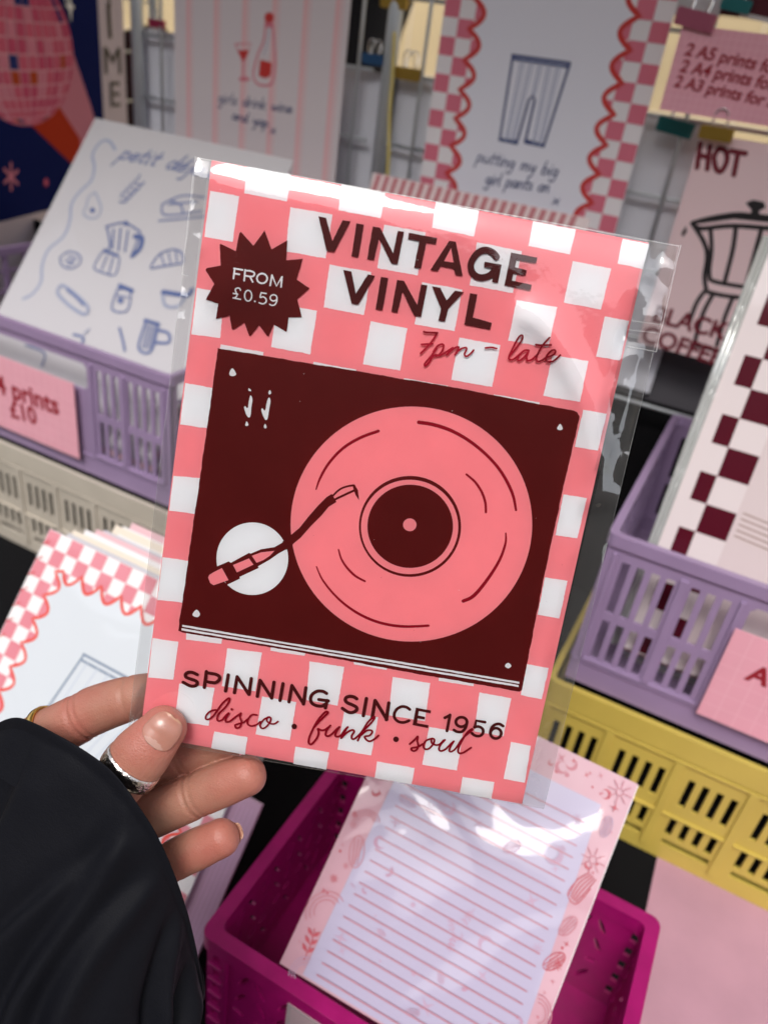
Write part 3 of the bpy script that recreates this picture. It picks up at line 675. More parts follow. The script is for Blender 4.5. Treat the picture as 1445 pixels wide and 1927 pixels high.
mb = MB(); cellom = mat('folded_film_edge', (.50, .52, .51, 1), .12, coat=1, wave=.8, wscale=30, metal=.25)
for k in range(3): 
    o = O+np.array([-6+k*3.2, 0, 0])-S.N*(k*2.2-1.5); mb.tube([o, o+d2*110, o+d2*220, o+d2*331], [2.4, 2.0, 2.6, 2.2], cellom, 6)
o_ = mb.build('film_edge', None, True, origin=O)
tag(o_, 'shiny folded film edge of the bag along the maroon checkered print', 'film')
filed_stack(S, 225, 318, 4, 1.5, -5, 10, 'print filed behind the maroon checkered print')

# ================================================================== price cards on the crates
def card(p_bl, p_tl, p_br, w, Y, rot=0): 
    O = onY(p_bl, Y); A = onY(p_tl, Y); h = np.linalg.norm(A-O); V = unit(A-O); U = unit(onY(p_br, Y)-O); U = unit(U-V*(U@V)); return Sheet(O, U, V, (w, h), CARDPINK, .9), w, h
O = onY((150, 864), 522); A = onY((138, 722), 522); h = np.linalg.norm(A-O)
S = Sheet(np.array([O[0]-150, 522, O[2]]), (1, 0, 0), (0, 0, 1), (150, A[2]-O[2]), CARDPINK, .9); price_grid(S, 150, A[2]-O[2], 11)
S.text('A4 prints', (-30, 728), (113, 781), CRIMSON, bold=.03); S.text('£10', (22, 784), (72, 799), CRIMSON, bold=.03)
tag(S.build('price_card', origin=S.O), 'pink price card reading £10 on the front of the lilac crate of breakfast prints', 'sign', 'pink price cards')
O = onY((1308, 1341), 522); A = onY((1385, 1184), 522)
S = Sheet(np.array([O[0]+.5, 522, O[2]]), (1, 0, 0), (0, 0, 1), (150, A[2]-O[2]), CARDPINK, .9); price_grid(S, 150, A[2]-O[2], 13)
S.text('A', (1398, 1276), (1442, 1293), CRIMSON, bold=.035, shear=.1); S.text('5', (1447, 1296), (1470, 1305), CRIMSON, bold=.035, shear=.1)
tag(S.build('price_card', origin=S.O), 'pink gridded price card on the lilac crate above the yellow crate', 'sign', 'pink price cards')
# small card in a clear holder on the front of the magenta crate
P0 = onY((541, 1888), 211)
hm = mat('clear_holder', (.50, .40, .43, 1), .25, coat=1)
S = Sheet((P0[0], 211.2, P0[2]-55), (1, 0, 0), (0, 0, 1), (74, 55), hm, 1.0); S.poly(rect(2.5, 2.5, 71.5, 52.5), mat('greyish_rose_card', (.46, .33, .37, 1), .5, coat=.4), px=False)
tag(S.build('card_holder', origin=S.O), 'small clear card holder on the front of the magenta crate', 'card holder')

# ================================================================== lined notepad in the magenta crate
U = unit(np.array([.992648, .073017, -.096533])); V = np.array([.013988, .722999, .690707]); V = unit(V-U*(V@U)); N = np.cross(U, V)
TRn = onZ((1200, 1476), -352); TLn = onP((776, 1274), TRn, N); w = (TRn-TLn)@U; L = 184
O = TRn-U*w-V*L
npad = empty('notepad', O, 'pink illustrated notepad with a lined lilac sheet, wrapped in film in the magenta crate', 'notepad')
PINKP = mat('pale_pink_cover', (.50, .27, .335, 1), .45, coat=.6, coat_ior=1.5, coat_rough=.04, wave=.5, wscale=8)
S = Sheet(O, U, V, (w, L), PINKP, 3.0)
LILP = mat('lilac_sheet', (.385, .345, .49, 1), .45, coat=.6, coat_ior=1.5, coat_rough=.04, wave=.5, wscale=8)
LINEI = mat('rose_rule', (.42, .17, .23, 1), .5, coat=.6, coat_ior=1.5, coat_rough=.04, wave=.5, wscale=8)
DOOD = mat('rose_doodle', (.47, .16, .21, 1), .5); DOOP = mat('faint_rose_doodle', (.42, .28, .40, 1), .5); DOOR = mat('red_doodle', (.44, .06, .09, 1), .5)
q = [S.uv(p) for p in ((736, 1481), (562, 1851), (1130, 1514), (991, 1927))]
du = unit(q[0]-q[1]); ul = q[1]; ur = q[3]
def xl_(v): return q[1][0]+(v-q[1][1])*(q[0][0]-q[1][0])/(q[0][1]-q[1][1])
def xr_(v): return q[3][0]+(v-q[3][1])*(q[2][0]-q[3][0])/(q[2][1]-q[3][1])
vt = q[2][1]; vb = 1.5
C = S
sheet = Sheet(O, U, V); sheet.h = .9
def doodle(S, c, r, kind, m, a=0, w=.5):
    T = lambda x, y: (c[0]+r*(x*math.cos(a)-y*math.sin(a)), c[1]+r*(x*math.sin(a)+y*math.cos(a)))
    if kind == 0: S.poly([T(0, 1), T(.16, .16), T(1, 0), T(.16, -.16), T(0, -1), T(-.16, -.16), T(-1, 0), T(-.16, .16)], m, px=False)
    elif kind == 1: S.poly([T(math.cos(t), math.sin(t)) for t in np.linspace(.6, 5.7, 16)]+[T(.35+.72*math.cos(t), .78*math.sin(t)) for t in np.linspace(5.4, .9, 14)], m, px=False)
    elif kind == 2: S.ellipse(c, r*.35, r*.35, m, px=False, n=14)
    elif kind == 3:
        for k in range(8): S.stroke([T(.45*math.cos(k*.785), .45*math.sin(k*.785)), T(math.cos(k*.785), math.sin(k*.785))], w, m, px=False, smooth=False)
        S.stroke([T(.3*math.cos(t), .3*math.sin(t)) for t in np.linspace(0, 6.28, 12)], w, m, px=False)
    elif kind == 4:
        for s_ in (1, .78, .56): S.stroke([T(s_*math.cos(t), s_*.8*math.sin(t)) for t in np.linspace(0, 3.14, 12)], w, m, px=False)
    elif kind == 5:
        S.stroke([T(.5*math.cos(t), math.sin(t)) for t in np.linspace(0, 6.28, 18)], w, m, px=False)
        for k in (-.25, 0, .25): S.stroke([T(k, .8), T(k*.7, -.8)], w, m, px=False)
    elif kind == 6:
        S.stroke([T(0, -1), T(.1, 0), T(0, 1)], w, m, px=False)
        for k in (-.5, 0, .5):
            for sg in (-1, 1): S.poly([T(.05, k), T(sg*.35, k+.15), T(sg*.45, k+.45), T(sg*.12, k+.3)], m, px=False)
    elif kind == 7:
        for k in range(5): S.stroke([T(-.3+k*.15, -1), T(-.5+k*.22, 0), T(-.2+k*.15, 1)], w, m, px=False)
        S.stroke([T(-.5, .2), T(-.4, -1), T(.4, -1.1), T(.5, .3)], w, m, px=False)
for k in range(26): doodle(S, (rng.uniform(6, w-6), rng.uniform(vt+5, L-4)), rng.uniform(1.6, 4.2), int(rng.choice([0, 1, 2, 3, 2, 0])), DOOD if rng.random() < .7 else DOOR, rng.uniform(0, 6))
for k in range(34):
    v = rng.uniform(4, vt); side_r = rng.random() < .5
    u = rng.uniform(xr_(v)+3, w-4) if side_r else rng.uniform(3, max(4, xl_(v)-2)); doodle(S, (u, v), rng.uniform(1.0, 2.6), int(rng.choice([2, 2, 0, 3, 1])), DOOD if rng.random() < .5 else DOOR, rng.uniform(0, 6), .45)
for p, r, k, a, m in (((1094, 1668), 8.5, 7, -.3, DOOR), ((1068, 1742), 6.5, 5, -.4, DOOD), ((1042, 1808), 7, 5, -.6, DOOR), ((1012, 1905), 9, 4, -1.2, DOOD), ((672, 1602), 9, 5, .3, DOOD), ((612, 1712), 12, 4, .9, DOOD), ((583, 1776), 9, 6, .1, DOOR), ((690, 1545), 8, 4, .4, DOOD), ((570, 1830), 9, 4, 1.4, DOOP), ((1115, 1618), 7, 3, 0, DOOD), ((1165, 1490), 7, 3, 0, DOOD), ((1155, 1520), 3, 0, 0, DOOR), ((1140, 1555), 6, 5, 0, DOOP)):
    doodle(S, S.uv(p), r, k, m, a, .55)
S.build('cover', npad)
sheet.poly([(xl_(vb), vb), (xr_(vb), vb), (xr_(vt), vt), (xl_(vt), vt)], LILP, px=False)
for k in range(46): 
    v = rng.uniform(8, vt-5); doodle(sheet, (rng.uniform(xl_(v)+4, xr_(v)-4), v), rng.uniform(1.6, 5.5), int(rng.choice([0, 1, 2, 3, 4, 5, 6, 2, 0])), DOOP if rng.random() < .8 else mat('mid_rose_doodle', (.42, .23, .34, 1), .5), rng.uniform(0, 6), .5)
ends = [S.uv(p)[1] for p in ((1082, 1590), (963, 1905))]; step = (ends[0]-ends[1])/14.0
v = ends[0]+step*2
while v > vb+3: sheet.stroke([(xl_(v)+7.5, v), (xr_(v)-6.0, v)], .85, LINEI, px=False, smooth=False); v -= step
sheet.build('lined_sheet', npad)
mb = MB()
for k in range(5): mb.plate(O-N*(3.2+k*2.6)+U*(1.0+k*.7)+V*(.5-k*.4), U, V, N, rect(0, 0, w-.6*k, L-1), [], 2.3, filed[(k*3) % 4])
mb.build('page_block', npad)


# ================================================================== trousers print standing on the table, lower left
w = 232.0; TLp = onY((95, 995), 352); L = 292.0
S = Sheet(TLp-LEAN*L, (1, 0, 0), LEAN, (w, L), PAPER, 1.0)
CHK2 = mat('rose_check_ink', (.66, .22, .27, 1), .4, coat=.8, wave=.4, wscale=9)
BGW = mat('bright_white_print', (.60, .64, .69, 1), .4, coat=.9, wave=.4, wscale=9)
trousers_art(S, w, L, w/18.6, BGW, CHK2, mat('white_check_print', (.80, .76, .77, 1), .4, coat=.8, wave=.4, wscale=9), mat('orange_red_wave', (.66, .06, .04, 1), .45), lw=2.4)
# its trousers: same drawing as on the poster, a little larger than life on the sheet
tq = S.uv((160, 1232)); PS = mat('slate_blue_ink', (.16, .21, .30, 1), .6)
def tloc(x, y): return tq+np.array([(x-965)*.80, -(y-105)*.62])
for pl in ([(965, 105), (940, 265), (972, 270)], [(972, 270), (1003, 180), (988, 268)], [(988, 268), (1022, 277), (1092, 105)], [(964, 105), (1094, 105)], [(966, 112), (1092, 112)]): S.stroke([tloc(*p) for p in pl], 1.8, PS, px=False, smooth=False)
for k in range(9): S.stroke([tloc(972+k*13, 112), tloc(952+k*8.5, 262)], .9, mat('pale_slate_ink', (.45, .50, .60, 1), .6), px=False, smooth=False)
for k in range(22): S.stroke([(1.0, 6+k*13), (5.5, 10+k*13)], .8, WAVER, px=False, smooth=False)
tag(S.build('trousers_print', origin=S.O), 'white print with a wavy red checkered border leaning at the front of the table', 'print')
filed_stack(S, w, L, 9, 4.4, 3.4, 4.2, 'pale print stacked behind the wavy checkered print on the table', 4.6)
# lilac film of the next stack sticking out on its right
lf = mat('lilac_pink_print', (.52, .32, .46, 1), .35, coat=.6, wave=.5, wscale=14)
S2 = Sheet(S.O+np.array([58, 4, 3])-S.N*6, (1, 0, 0), LEAN, (w-38, L*.62), lf, 3)
for k in range(9): S2.stroke([(w-70+k*3.4, 40), (w-70+k*3.4, L*.6)], .8, mat('faint_lilac_line', (.58, .36, .54, 1), .5), px=False, smooth=False)
tag(S2.build('lilac_print', origin=S2.O), 'lilac pink print sticking out behind the fingers beside the magenta crate', 'print')
# ================================================================== the art print being held
G = np.array([[0.9873183097, 0.1703334245, -93.1147422], [0.1827878482, -0.9649115893, 85.1944043], [0.0115914273, -0.1779268928, 293.8648462]])
cv2 = lambda g: R @ np.array([g[0], -g[1], -g[2]])
PO, PU, PV = cv2(G[:, 2]), cv2(G[:, 0]), cv2(G[:, 1])
K1 = lambda n, c, r=.45, v=.03: mat(n, c, r, var=v, vscale=60, spec=.08)
PINK = K1('salmon_pink_print', (.88, .25, .285, 1)); WHITEP = K1('cool_white_square', (.80, .815, .85, 1), .45, .015)
MAROON = K1('deep_maroon_print', (.095, .006, .006, 1), .42, .06); CRIM = K1('wine_red_script', (.24, .003, .014, 1)); DISC = K1('record_pink_print', (.90, .26, .295, 1))
LETM = K1('maroon_lettering', (.070, .008, .0085, 1), .45, .05)
A = Sheet(PO, PU, PV, (148, 210), PINK, .5); A.STEP = .0045
def tile(x0, y0, s): return lambda *q: [(x0+x/s, y0+y/s) for x, y in q]
tA = tile(360, 290, 4.817); tB = tile(660, 330, 4.817); tC = tile(940, 400, 4.817); tD = tile(760, 600, 4.817); tE = tile(360, 570, 4.817)
tF = tile(330, 1260, 4.817); tI = tile(560, 1300, 7.225); tJ = tile(720, 1310, 5.161); tG = tile(960, 640, 5.354); tH = tile(920, 980, 5.354)
tK = tile(260, 640, 5.353); tK2 = tile(250, 980, 5.353); tQ = tile(320, 1150, 2.125); tV = tile(520, 740, 2.491); tL = tile(380, 960, 4.817)
tM = tile(380, 420, 6.568); tN = tile(560, 380, 2.779); tT = tile(320, 740, 3.6125)
sq = [tA((508,110),(905,185),(868,430),(482,355)), tA((172,333),(435,382),(378,795),(122,750)), tA((900,480),(1280,548),(1220,945),(855,882)),
 [(371,541.6),(423.5,551),(414.4,636),(360.5,629.2)], [(642.7,346),(724.8,362.6),(716.5,411),(637.1,395.5)], tB((770,238),(1160,322),(1115,555),(735,475)),
 tB((302,447),(678,518),(605,908),(242,842)), [(897.7,455.6),(981.5,472.7),(964.9,551.5),(883.2,536.6)], [(620.5,497.6),(698.4,512.3),(684.9,592.6),(609.1,578.6)],
 tB((645,968),(1010,1035),(940,1413),(577,1350)), [(697.4,604.4),(766.5,617.8),(753,697.3),(682.9,685.3)], tC((302,78),(690,155),(635,380),(258,305)),
 tC((1113,238),(1352,287),(1296,514),(1065,462)), tC((660,440),(1008,508),(915,880),(580,815)), tC((152,792),(520,858),(440,1222),(75,1162)),
 tC((950,942),(1170,982),(1088,1341),(870,1305)), tD((502,170),(873,238),(797,617),(428,553)), [(1039.4,668),(1106.6,679.2),(1090.7,756.2),(1021.6,745)],
 tG((730,702),(968,741),(880,1114),(648,1075)), [(522.5,571.5),(596.7,584.9),(583.8,667),(510.5,653)], tE((270,375),(657,447),(645,600),(250,520)),
 [(590.1,680.8),(670.4,695.4),(667,720),(586,708)], [(760,711.5),(843,726),(840,750),(756,738)], [(929,741.8),(1014.9,757.2),(1010,780),(925,765)],
 tK((478,432),(750,483),(740,893),(425,850)), tK((360,1367),(700,1395),(650,1760),(316,1718)), tK2((305,365),(560,402),(540,825),(250,798)), tK2((204,1180),(462,1217),(413,1598),(158,1577)),
 [(1059.4,930.4),(1103.6,937),(1085.4,1012.7),(1044.2,1007.1)], tH((562,568),(789,604),(705,984),(487,945)), tH((382,1443),(597,1481),(529,1796),(318,1755)),
 tQ((68,70),(214,90),(207,130),(65,113)), tQ((406,120),(544,140),(538,178),(402,158)), tQ((737,172),(872,197),(866,235),(735,212)), tQ((1077,238),(1219,260),(1213,300),(1073,278)),
 [(428.2,1219.6),(493.2,1227.6),(481.1,1300.5),(418.2,1290.7)], [(582.6,1244.1),(648,1254.5),(635.4,1327.7),(577,1316.5)], [(738.8,1273.3),(809.4,1285),(799.4,1356.9),(731.2,1345.8)],
 [(901.7,1302.5),(961.5,1313.8),(947.2,1385.2),(892,1376)], tF((40,125),(357,163),(305,507),(-5,460)), tF((790,240),(1098,293),(1040,640),(730,585)), tI((632,285),(1095,352),(1000,875),(543,795)),
 tJ((450,297),(778,352),(720,720),(383,662)), tJ((1245,440),(1436,479),(1377,839),(1172,800)), tF((357,557),(658,612),(632,770),(327,710)), [(556.3,1404.3),(619.8,1415.2),(614.3,1447.8),(552.1,1436.5)],
 [(709.5,1432.2),(780.1,1444.3),(774.6,1475.2),(704.6,1463.7)], tJ((775,780),(1083,833),(1055,994),(748,939))]
for q in sq: A.poly(q, WHITEP, rough=.04, dens=1.6)
A.poly([(410.5,655.3),(640,693),(860,730),(1079.5,773),(1085,775.5),(1089.8,783.8),(1062,905),(1020,1100),(981.5,1298),(977,1301),(760,1263),(560,1226),(345,1190),(336.3,1186.4),(362,1003),(380.8,870),(404,704)], MAROON, rough=.05, dens=1)
A.ellipse((774, 985.9), 226.8, 221, DISC, n=120)
A.ellipse((771.3, 990.3), 95.9, 94.9, MAROON, n=90); A.ellipse((770.7, 991.3), 91.3, 88.7, DISC, n=90); A.ellipse((771.7, 990.1), 80.3, 78.3, MAROON, n=80); A.ellipse((770.9, 987.3), 12.6, 12, DISC, n=40)
P_ = 1/5.3
def arcs(pts, w): A.stroke(tV(*pts), [x*P_/2.491 for x in w], CRIM)
arcs([(187,450),(205,400),(245,330),(310,260),(390,210),(478,177)], [6, 12, 13, 14, 14]); arcs([(667,136),(740,148),(830,180),(920,235),(1000,305),(1060,380),(1105,470),(1122,547)], [17, 17, 15, 14, 15, 11])
arcs([(890,380),(930,415),(960,460),(978,510),(981,557)], [10, 12, 12, 11]); arcs([(1074,655),(1073,700),(1050,770),(1010,840),(955,915),(915,955),(875,973)], [7, 12, 15, 18, 17])
arcs([(292,732),(305,775),(330,815),(370,855),(415,880)], [7, 10, 12, 10]); arcs([(189,812),(215,870),(265,935),(330,995),(410,1045),(500,1078),(600,1092),(712,1088)], [6, 10, 12, 14, 14, 12])
A.ellipse((475.4, 1051), 67.4, 68.2, WHITEP, n=72)
A.poly(tL((130,512),(245,463),(265,475),(430,385),(445,392),(540,352),(660,333),(740,287),(805,230),(830,300),(822,320),(768,352),(690,395),(620,445),(510,508),(518,522),(345,602),(347,620),(230,675)), MAROON)
A.poly(tT((765,1008),(820,965),(880,915),(940,840),(1010,760),(1065,705),(1100,683),(1132,738),(1080,770),(1030,830),(960,900),(890,980),(830,1030),(790,1065)), MAROON)
for pts, w in (([(1108,695),(1155,652),(1205,632),(1250,625)], 13), ([(1120,722),(1190,688),(1262,655)], 15)): A.stroke(tT(*pts), w*P_/3.6, MAROON)
A.poly(tT((1238,618),(1256,620),(1278,660),(1285,725),(1262,692),(1248,652)), MAROON)
A.poly(tL((60,610),(70,585),(110,560),(185,522),(245,632),(110,678),(80,660)), DISC); A.poly(tL((285,495),(430,435),(470,492),(320,562)), DISC); A.poly(tL((455,412),(540,380),(660,367),(620,410),(560,450),(498,475)), DISC)
for q in (tE((375,592),(405,630),(408,652),(380,664),(352,655),(350,630)), tE((522,772),(545,790),(540,800),(522,795)), tE((540,838),(558,875),(548,940),(538,1028),(510,1028),(482,955),(492,935),(515,955),(525,890)), tE((505,1072),(522,1105),(505,1115),(492,1105)),
          tE((714,790),(728,815),(712,830),(702,815)), tE((707,858),(721,885),(708,970),(692,1052),(668,1052),(638,975),(648,955),(672,975),(690,890)), tE((672,1095),(686,1125),(672,1137),(660,1122)),
          tG((498,843),(523,890),(498,907),(467,890)), tH((190,1427),(222,1458),(190,1483),(157,1458)), tK2((645,892),(682,935),(655,968),(605,945))):
    c = catmull(q, 3, True); A.poly(c, WHITEP, rough=.02, dens=3)
A.poly(tQ((51,53),(1395,281),(1395,289),(51,61)), WHITEP, rough=.03, dens=1); A.poly(tQ((48,67),(1392,294),(1392,302),(48,75)), WHITEP, rough=.03, dens=1)
A.poly(tM((487,110),(640,280),(780,92),(865,325),(1060,215),(1045,460),(1250,442),(1172,698),(1333,805),(1180,940),(1238,1165),(1075,1165),(1050,1347),(892,1252),(830,1396),(812,1396),(710,1262),(606,1396),(590,1394),(528,1230),(395,1318),(376,1312),(348,1142),(178,1187),(208,993),(55,945),(158,750),(50,580),(62,558),(238,525),(226,262),(240,258),(425,348),(468,125)), MAROON, rough=.02, dens=2)
def strk(T, w, m, *paths, smooth=False):
    for pl in paths: A.stroke(T(*pl), w, m, smooth=smooth)
wF = 20*P_/6.568; w5 = 15.5*P_/6.568
strk(tM, wF, WHITEP, [(410,562),(395,685)], [(403,562),(508,580)], [(400,622),(468,634)], [(540,580),(527,712)], [(600,665),(632,728)], [(870,645),(847,772)], [(872,648),(925,778),(992,668)], [(994,665),(982,790)])
strk(tM, wF, WHITEP, [(540,588),(600,592),(648,612),(652,640),(620,662),(533,650)], smooth=True)
ell = lambda cx, cy, rx, ry, a0=0, a1=360, n=28: [(cx+rx*math.cos(math.radians(a0+(a1-a0)*k/n)), cy+ry*math.sin(math.radians(a0+(a1-a0)*k/n))) for k in range(n+1)]
strk(tM, wF, WHITEP, ell(748, 685, 63, 60)); strk(tM, w5, WHITEP, ell(577, 898, 44, 66), ell(890, 925, 42, 38))
strk(tM, w5, WHITEP, [(483,830),(470,808),(445,803),(420,820),(425,850),(440,880),(430,912),(400,928)], [(800,872),(738,862)], [(738,862),(725,918),(760,912),(792,932),(800,962),(785,988),(750,998),(712,985)], [(932,925),(928,970),(905,1008),(872,1018),(842,1005)], smooth=True)
strk(tM, w5, WHITEP, [(395,870),(450,880)], [(392,926),(483,943)]); A.ellipse(tM((660, 968))[0], 1.7, 1.7, WHITEP, n=16)
for q in ([(110,77),(150,85),(183,207),(236,97),(277,103),(193,263),(153,258)], [(308,113),(347,120),(318,290),(282,286)], [(393,130),(432,137),(500,270),(524,153),(556,158),(522,328),(490,323),(425,190),(400,305),(364,300)],
          [(582,163),(729,190),(722,222),(672,213),(645,350),(608,345),(635,207),(576,195)], [(792,205),(826,210),(862,388),(826,384),(815,350),(748,337),(730,363),(693,357)],
          [(240,357),(282,365),(305,480),(368,380),(405,387),(318,538),(283,533)], [(436,393),(474,399),(444,567),(408,562)], [(520,408),(556,414),(625,540),(645,432),(678,437),(645,602),(610,597),(548,468),(522,580),(490,575)],
          [(702,442),(745,449),(778,515),(822,465),(868,472),(787,560),(770,627),(735,622),(748,560)], [(900,478),(938,484),(915,605),(1014,633),(1005,668),(870,642)]): A.poly(tN(*q), LETM, rough=.02, dens=2)
A.poly(tN((801,243),(814,318),(765,311)), PINK)
A.stroke(tB((1318,742),(1280,700),(1215,680),(1150,705),(1100,770),(1085,830),(1105,890),(1155,925),(1215,925),(1270,900),(1308,850)), 57*P_/4.817, LETM); A.poly(tB((1210,785),(1364,812),(1330,978),(1278,968),(1292,850),(1203,835)), LETM)
A.poly(tC((100,365),(337,410),(327,460),(150,428),(135,497),(242,525),(232,573),(122,555),(107,617),(288,657),(277,707),(40,660)), LETM, rough=.02, dens=2)
wS = 31*.2/4.817
strk(tF, wS, LETM, [(287,12),(268,156)], [(485,42),(460,188)], [(565,58),(540,203)], [(567,60),(670,218)], [(693,74),(672,218)], [(772,90),(747,236)], [(774,92),(878,252)], [(898,107),(876,252)], [(979,120),(952,273)], [(1060,137),(1033,286)], [(1062,140),(1165,302)], [(1186,157),(1163,305)], [(1303,264),(1388,276)], [(1378,272),(1362,340)])
strk(tF, wS, LETM, [(203,38),(165,20),(125,18),(100,35),(105,62),(150,80),(195,97),(205,120),(185,140),(140,140),(78,108)], [(287,22),(370,35),(406,60),(398,92),(360,112),(282,100)], [(1372,208),(1340,190),(1290,188),(1245,215),(1228,255),(1240,295),(1280,318),(1330,322),(1362,305)], smooth=True)
wI = 48*.2/7.225
strk(tI, wI, LETM, [(937,92),(895,326)], [(1055,118),(1015,350)], [(1058,122),(1212,375)], [(1240,152),(1207,380)]); strk(tI, wI, LETM, [(805,95),(765,70),(710,62),(665,77),(652,115),(680,150),(750,180),(803,212),(800,252),(750,280),(690,276),(612,225)], smooth=True)
wJ = 29*.2/5.161
strk(tJ, wJ, LETM, [(262,120),(230,97),(185,92),(140,115),(113,160),(118,205),(155,238),(205,245),(255,228)], smooth=True); A.poly(tJ((322,102),(467,130),(463,157),(350,135),(343,178),(410,192),(407,218),(338,207),(332,252),(445,272),(440,300),(290,270)), LETM)
strk(tJ, wJ, LETM, [(652,172),(622,328)], [(652,175),(602,200)], ell(762, 240, 54, 46)); strk(tJ, wJ, LETM, [(815,250),(800,300),(765,335),(720,335),(690,318)], [(888,290),(930,285),(968,310),(968,352),(935,376),(890,370),(865,350)], [(1165,280),(1130,260),(1085,267),(1052,302),(1040,350)], smooth=True)
strk(tJ, wJ, LETM, [(990,242),(905,227),(890,292)], ell(1095, 350, 52, 50))
A.stroke(tF((420,130),(421,130)), .01, LETM) if False else None
for c, T, r in (((1081, 505), tF, 5.1), ((1337, 643), tI, 5.2), ((130, 408), tJ, 5.2)): A.ellipse(T(c)[0], r, r, LETM, n=24)
sc = lambda T, w, *paths: strk(T, w*.2, CRIM, *paths, smooth=True)
sc(tF, 3.5, [(375,355),(330,365),(290,400),(283,435),(310,440),(350,410),(380,370)], [(378,375),(430,300),(488,250),(497,268),(460,330),(400,390),(385,430),(395,455),(430,445),(470,400),(492,385),(465,430),(465,463),(500,458),(550,420),(600,385)], [(600,385),(590,420),(605,465),(590,510),(560,520),(548,495),(580,480),(620,470),(660,440)],
   [(745,402),(700,400),(665,440),(660,480),(690,500),(740,490),(775,462)], [(860,420),(810,440),(775,490),(785,520),(820,515),(860,470),(870,430),(842,422),(835,455),(870,480),(905,480),(935,460)])
A.ellipse(tF((518, 350))[0], 2.5, 2.5, CRIM, n=16)
sc(tI, 4.0, [(220,490),(270,430),(360,340),(415,285),(405,268),(370,280),(290,370),(225,480),(170,600),(155,680),(180,712),(215,690),(270,620),(290,550),(280,500),(330,520),(380,510),(420,480),(450,455)], [(450,455),(400,520),(385,580),(415,600),(470,570),(540,500),(572,475)], [(570,475),(530,540),(515,590),(540,605),(590,590),(650,510),(685,475)],
   [(685,475),(640,540),(595,625)], [(595,625),(680,545),(750,515),(770,540),(740,590),(740,630),(775,635),(850,570),(910,490)], [(820,660),(880,540),(950,420),(1030,340),(1047,352),(1000,420),(900,520)], [(860,590),(940,525),(1000,520),(1015,545),(980,590),(915,605),(940,650),(985,668),(1050,635),(1100,590)])
sc(tJ, 3.9, [(262,452),(310,410),(340,378),(335,420),(345,470),(330,505),(300,520),(277,505),(285,490),(340,480),(390,450)], [(470,400),(420,420),(395,465),(410,500),(450,495),(490,450),(500,410),(475,400),(475,440),(510,460),(550,455),(590,415)], [(602,412),(560,460),(545,500),(565,520),(610,500),(660,450),(688,425)], [(688,425),(655,480),(645,515),(665,525),(710,490),(770,400),(850,330),(868,312),(858,308),(810,350),(755,440),(730,510),(740,540),(780,535),(855,487)])
sc(tD, 3.2, [(178,118),(210,125),(302,128)], [(300,128),(240,220),(150,315)], [(158,232),(258,228)], [(265,300),(300,250),(340,230),(358,245),(345,290),(310,330),(285,335)], [(292,268),(250,330),(200,390),(185,415),(195,425),(230,390),(255,345),(285,328),(330,330),(390,295),(440,262)],
   [(440,262),(415,290),(385,328)], [(385,328),(440,275),(488,255),(490,272),(460,325)], [(460,325),(510,275),(555,262),(565,275),(545,320),(560,340),(590,325),(628,285)], [(735,265),(790,260),(835,270)],
   [(955,330),(1000,280),(1060,195),(1070,158),(1052,152),(1020,190),(960,310),(945,350),(955,370),(990,365),(1045,318)], [(1122,285),(1080,290),(1035,335),(1025,370),(1045,378),(1090,340),(1125,290)], [(1125,290),(1105,350),(1115,378),(1150,370),(1200,325)], [(1312,172),(1250,240),(1200,330),(1195,370),(1215,388),(1260,365),(1290,345)], [(1188,235),(1240,240),(1325,237)], [(1280,352),(1340,330),(1365,300),(1355,283),(1320,295),(1285,340),(1280,375),(1305,390),(1350,380),(1408,330)])
# scuffs of missing ink
for k in range(26):
    c = (rng.uniform(3, 145), rng.uniform(3, 207)); A.ellipse(c, rng.uniform(.06, .16), rng.uniform(.05, .1), WHITEP if rng.random() < .7 else MAROON, px=False, n=8)
ap = A.build('art_print', origin=PO+PU*74+PV*105)
tag(ap, 'pink and white checkered print of a maroon record player lettered vintage vinyl, held up', 'print')

# ================================================================== clear bag around it
def film_mat(name, gain, base, rough, milk=.0):
    m = bpy.data.materials.new(name); m.use_nodes = True; t = m.node_tree; t.nodes.clear()
    out = t.nodes.new('ShaderNodeOutputMaterial'); tr = t.nodes.new('ShaderNodeBsdfTransparent'); g = t.nodes.new('ShaderNodeBsdfGlossy'); g.inputs['Roughness'].default_value = rough
    fr = t.nodes.new('ShaderNodeFresnel'); fr.inputs['IOR'].default_value = 1.48
    ma = t.nodes.new('ShaderNodeMath'); ma.operation = 'MULTIPLY_ADD'; ma.inputs[1].default_value = gain; ma.inputs[2].default_value = base; ma.use_clamp = True
    t.links.new(fr.outputs[0], ma.inputs[0]); mx = t.nodes.new('ShaderNodeMixShader'); t.links.new(ma.outputs[0], mx.inputs[0]); t.links.new(tr.outputs[0], mx.inputs[1]); t.links.new(g.outputs[0], mx.inputs[2])
    tc = t.nodes.new('ShaderNodeTexCoord'); n = t.nodes.new('ShaderNodeTexNoise'); n.inputs['Scale'].default_value = 70; n.inputs['Detail'].default_value = 3
    bp = t.nodes.new('ShaderNodeBump'); bp.inputs['Strength'].default_value = .10; bp.inputs['Distance'].default_value = .0012
    t.links.new(tc.outputs['Object'], n.inputs['Vector']); t.links.new(n.outputs['Fac'], bp.inputs['Height']); t.links.new(bp.outputs[0], g.inputs['Normal'])
    last = mx
    if milk:
        df = t.nodes.new('ShaderNodeBsdfDiffuse'); df.inputs['Color'].default_value = (.8, .8, .8, 1); m2 = t.nodes.new('ShaderNodeMixShader'); m2.inputs[0].default_value = milk
        t.links.new(mx.outputs[0], m2.inputs[1]); t.links.new(df.outputs[0], m2.inputs[2]); last = m2
    t.links.new(last.outputs[0], out.inputs[0]); return m
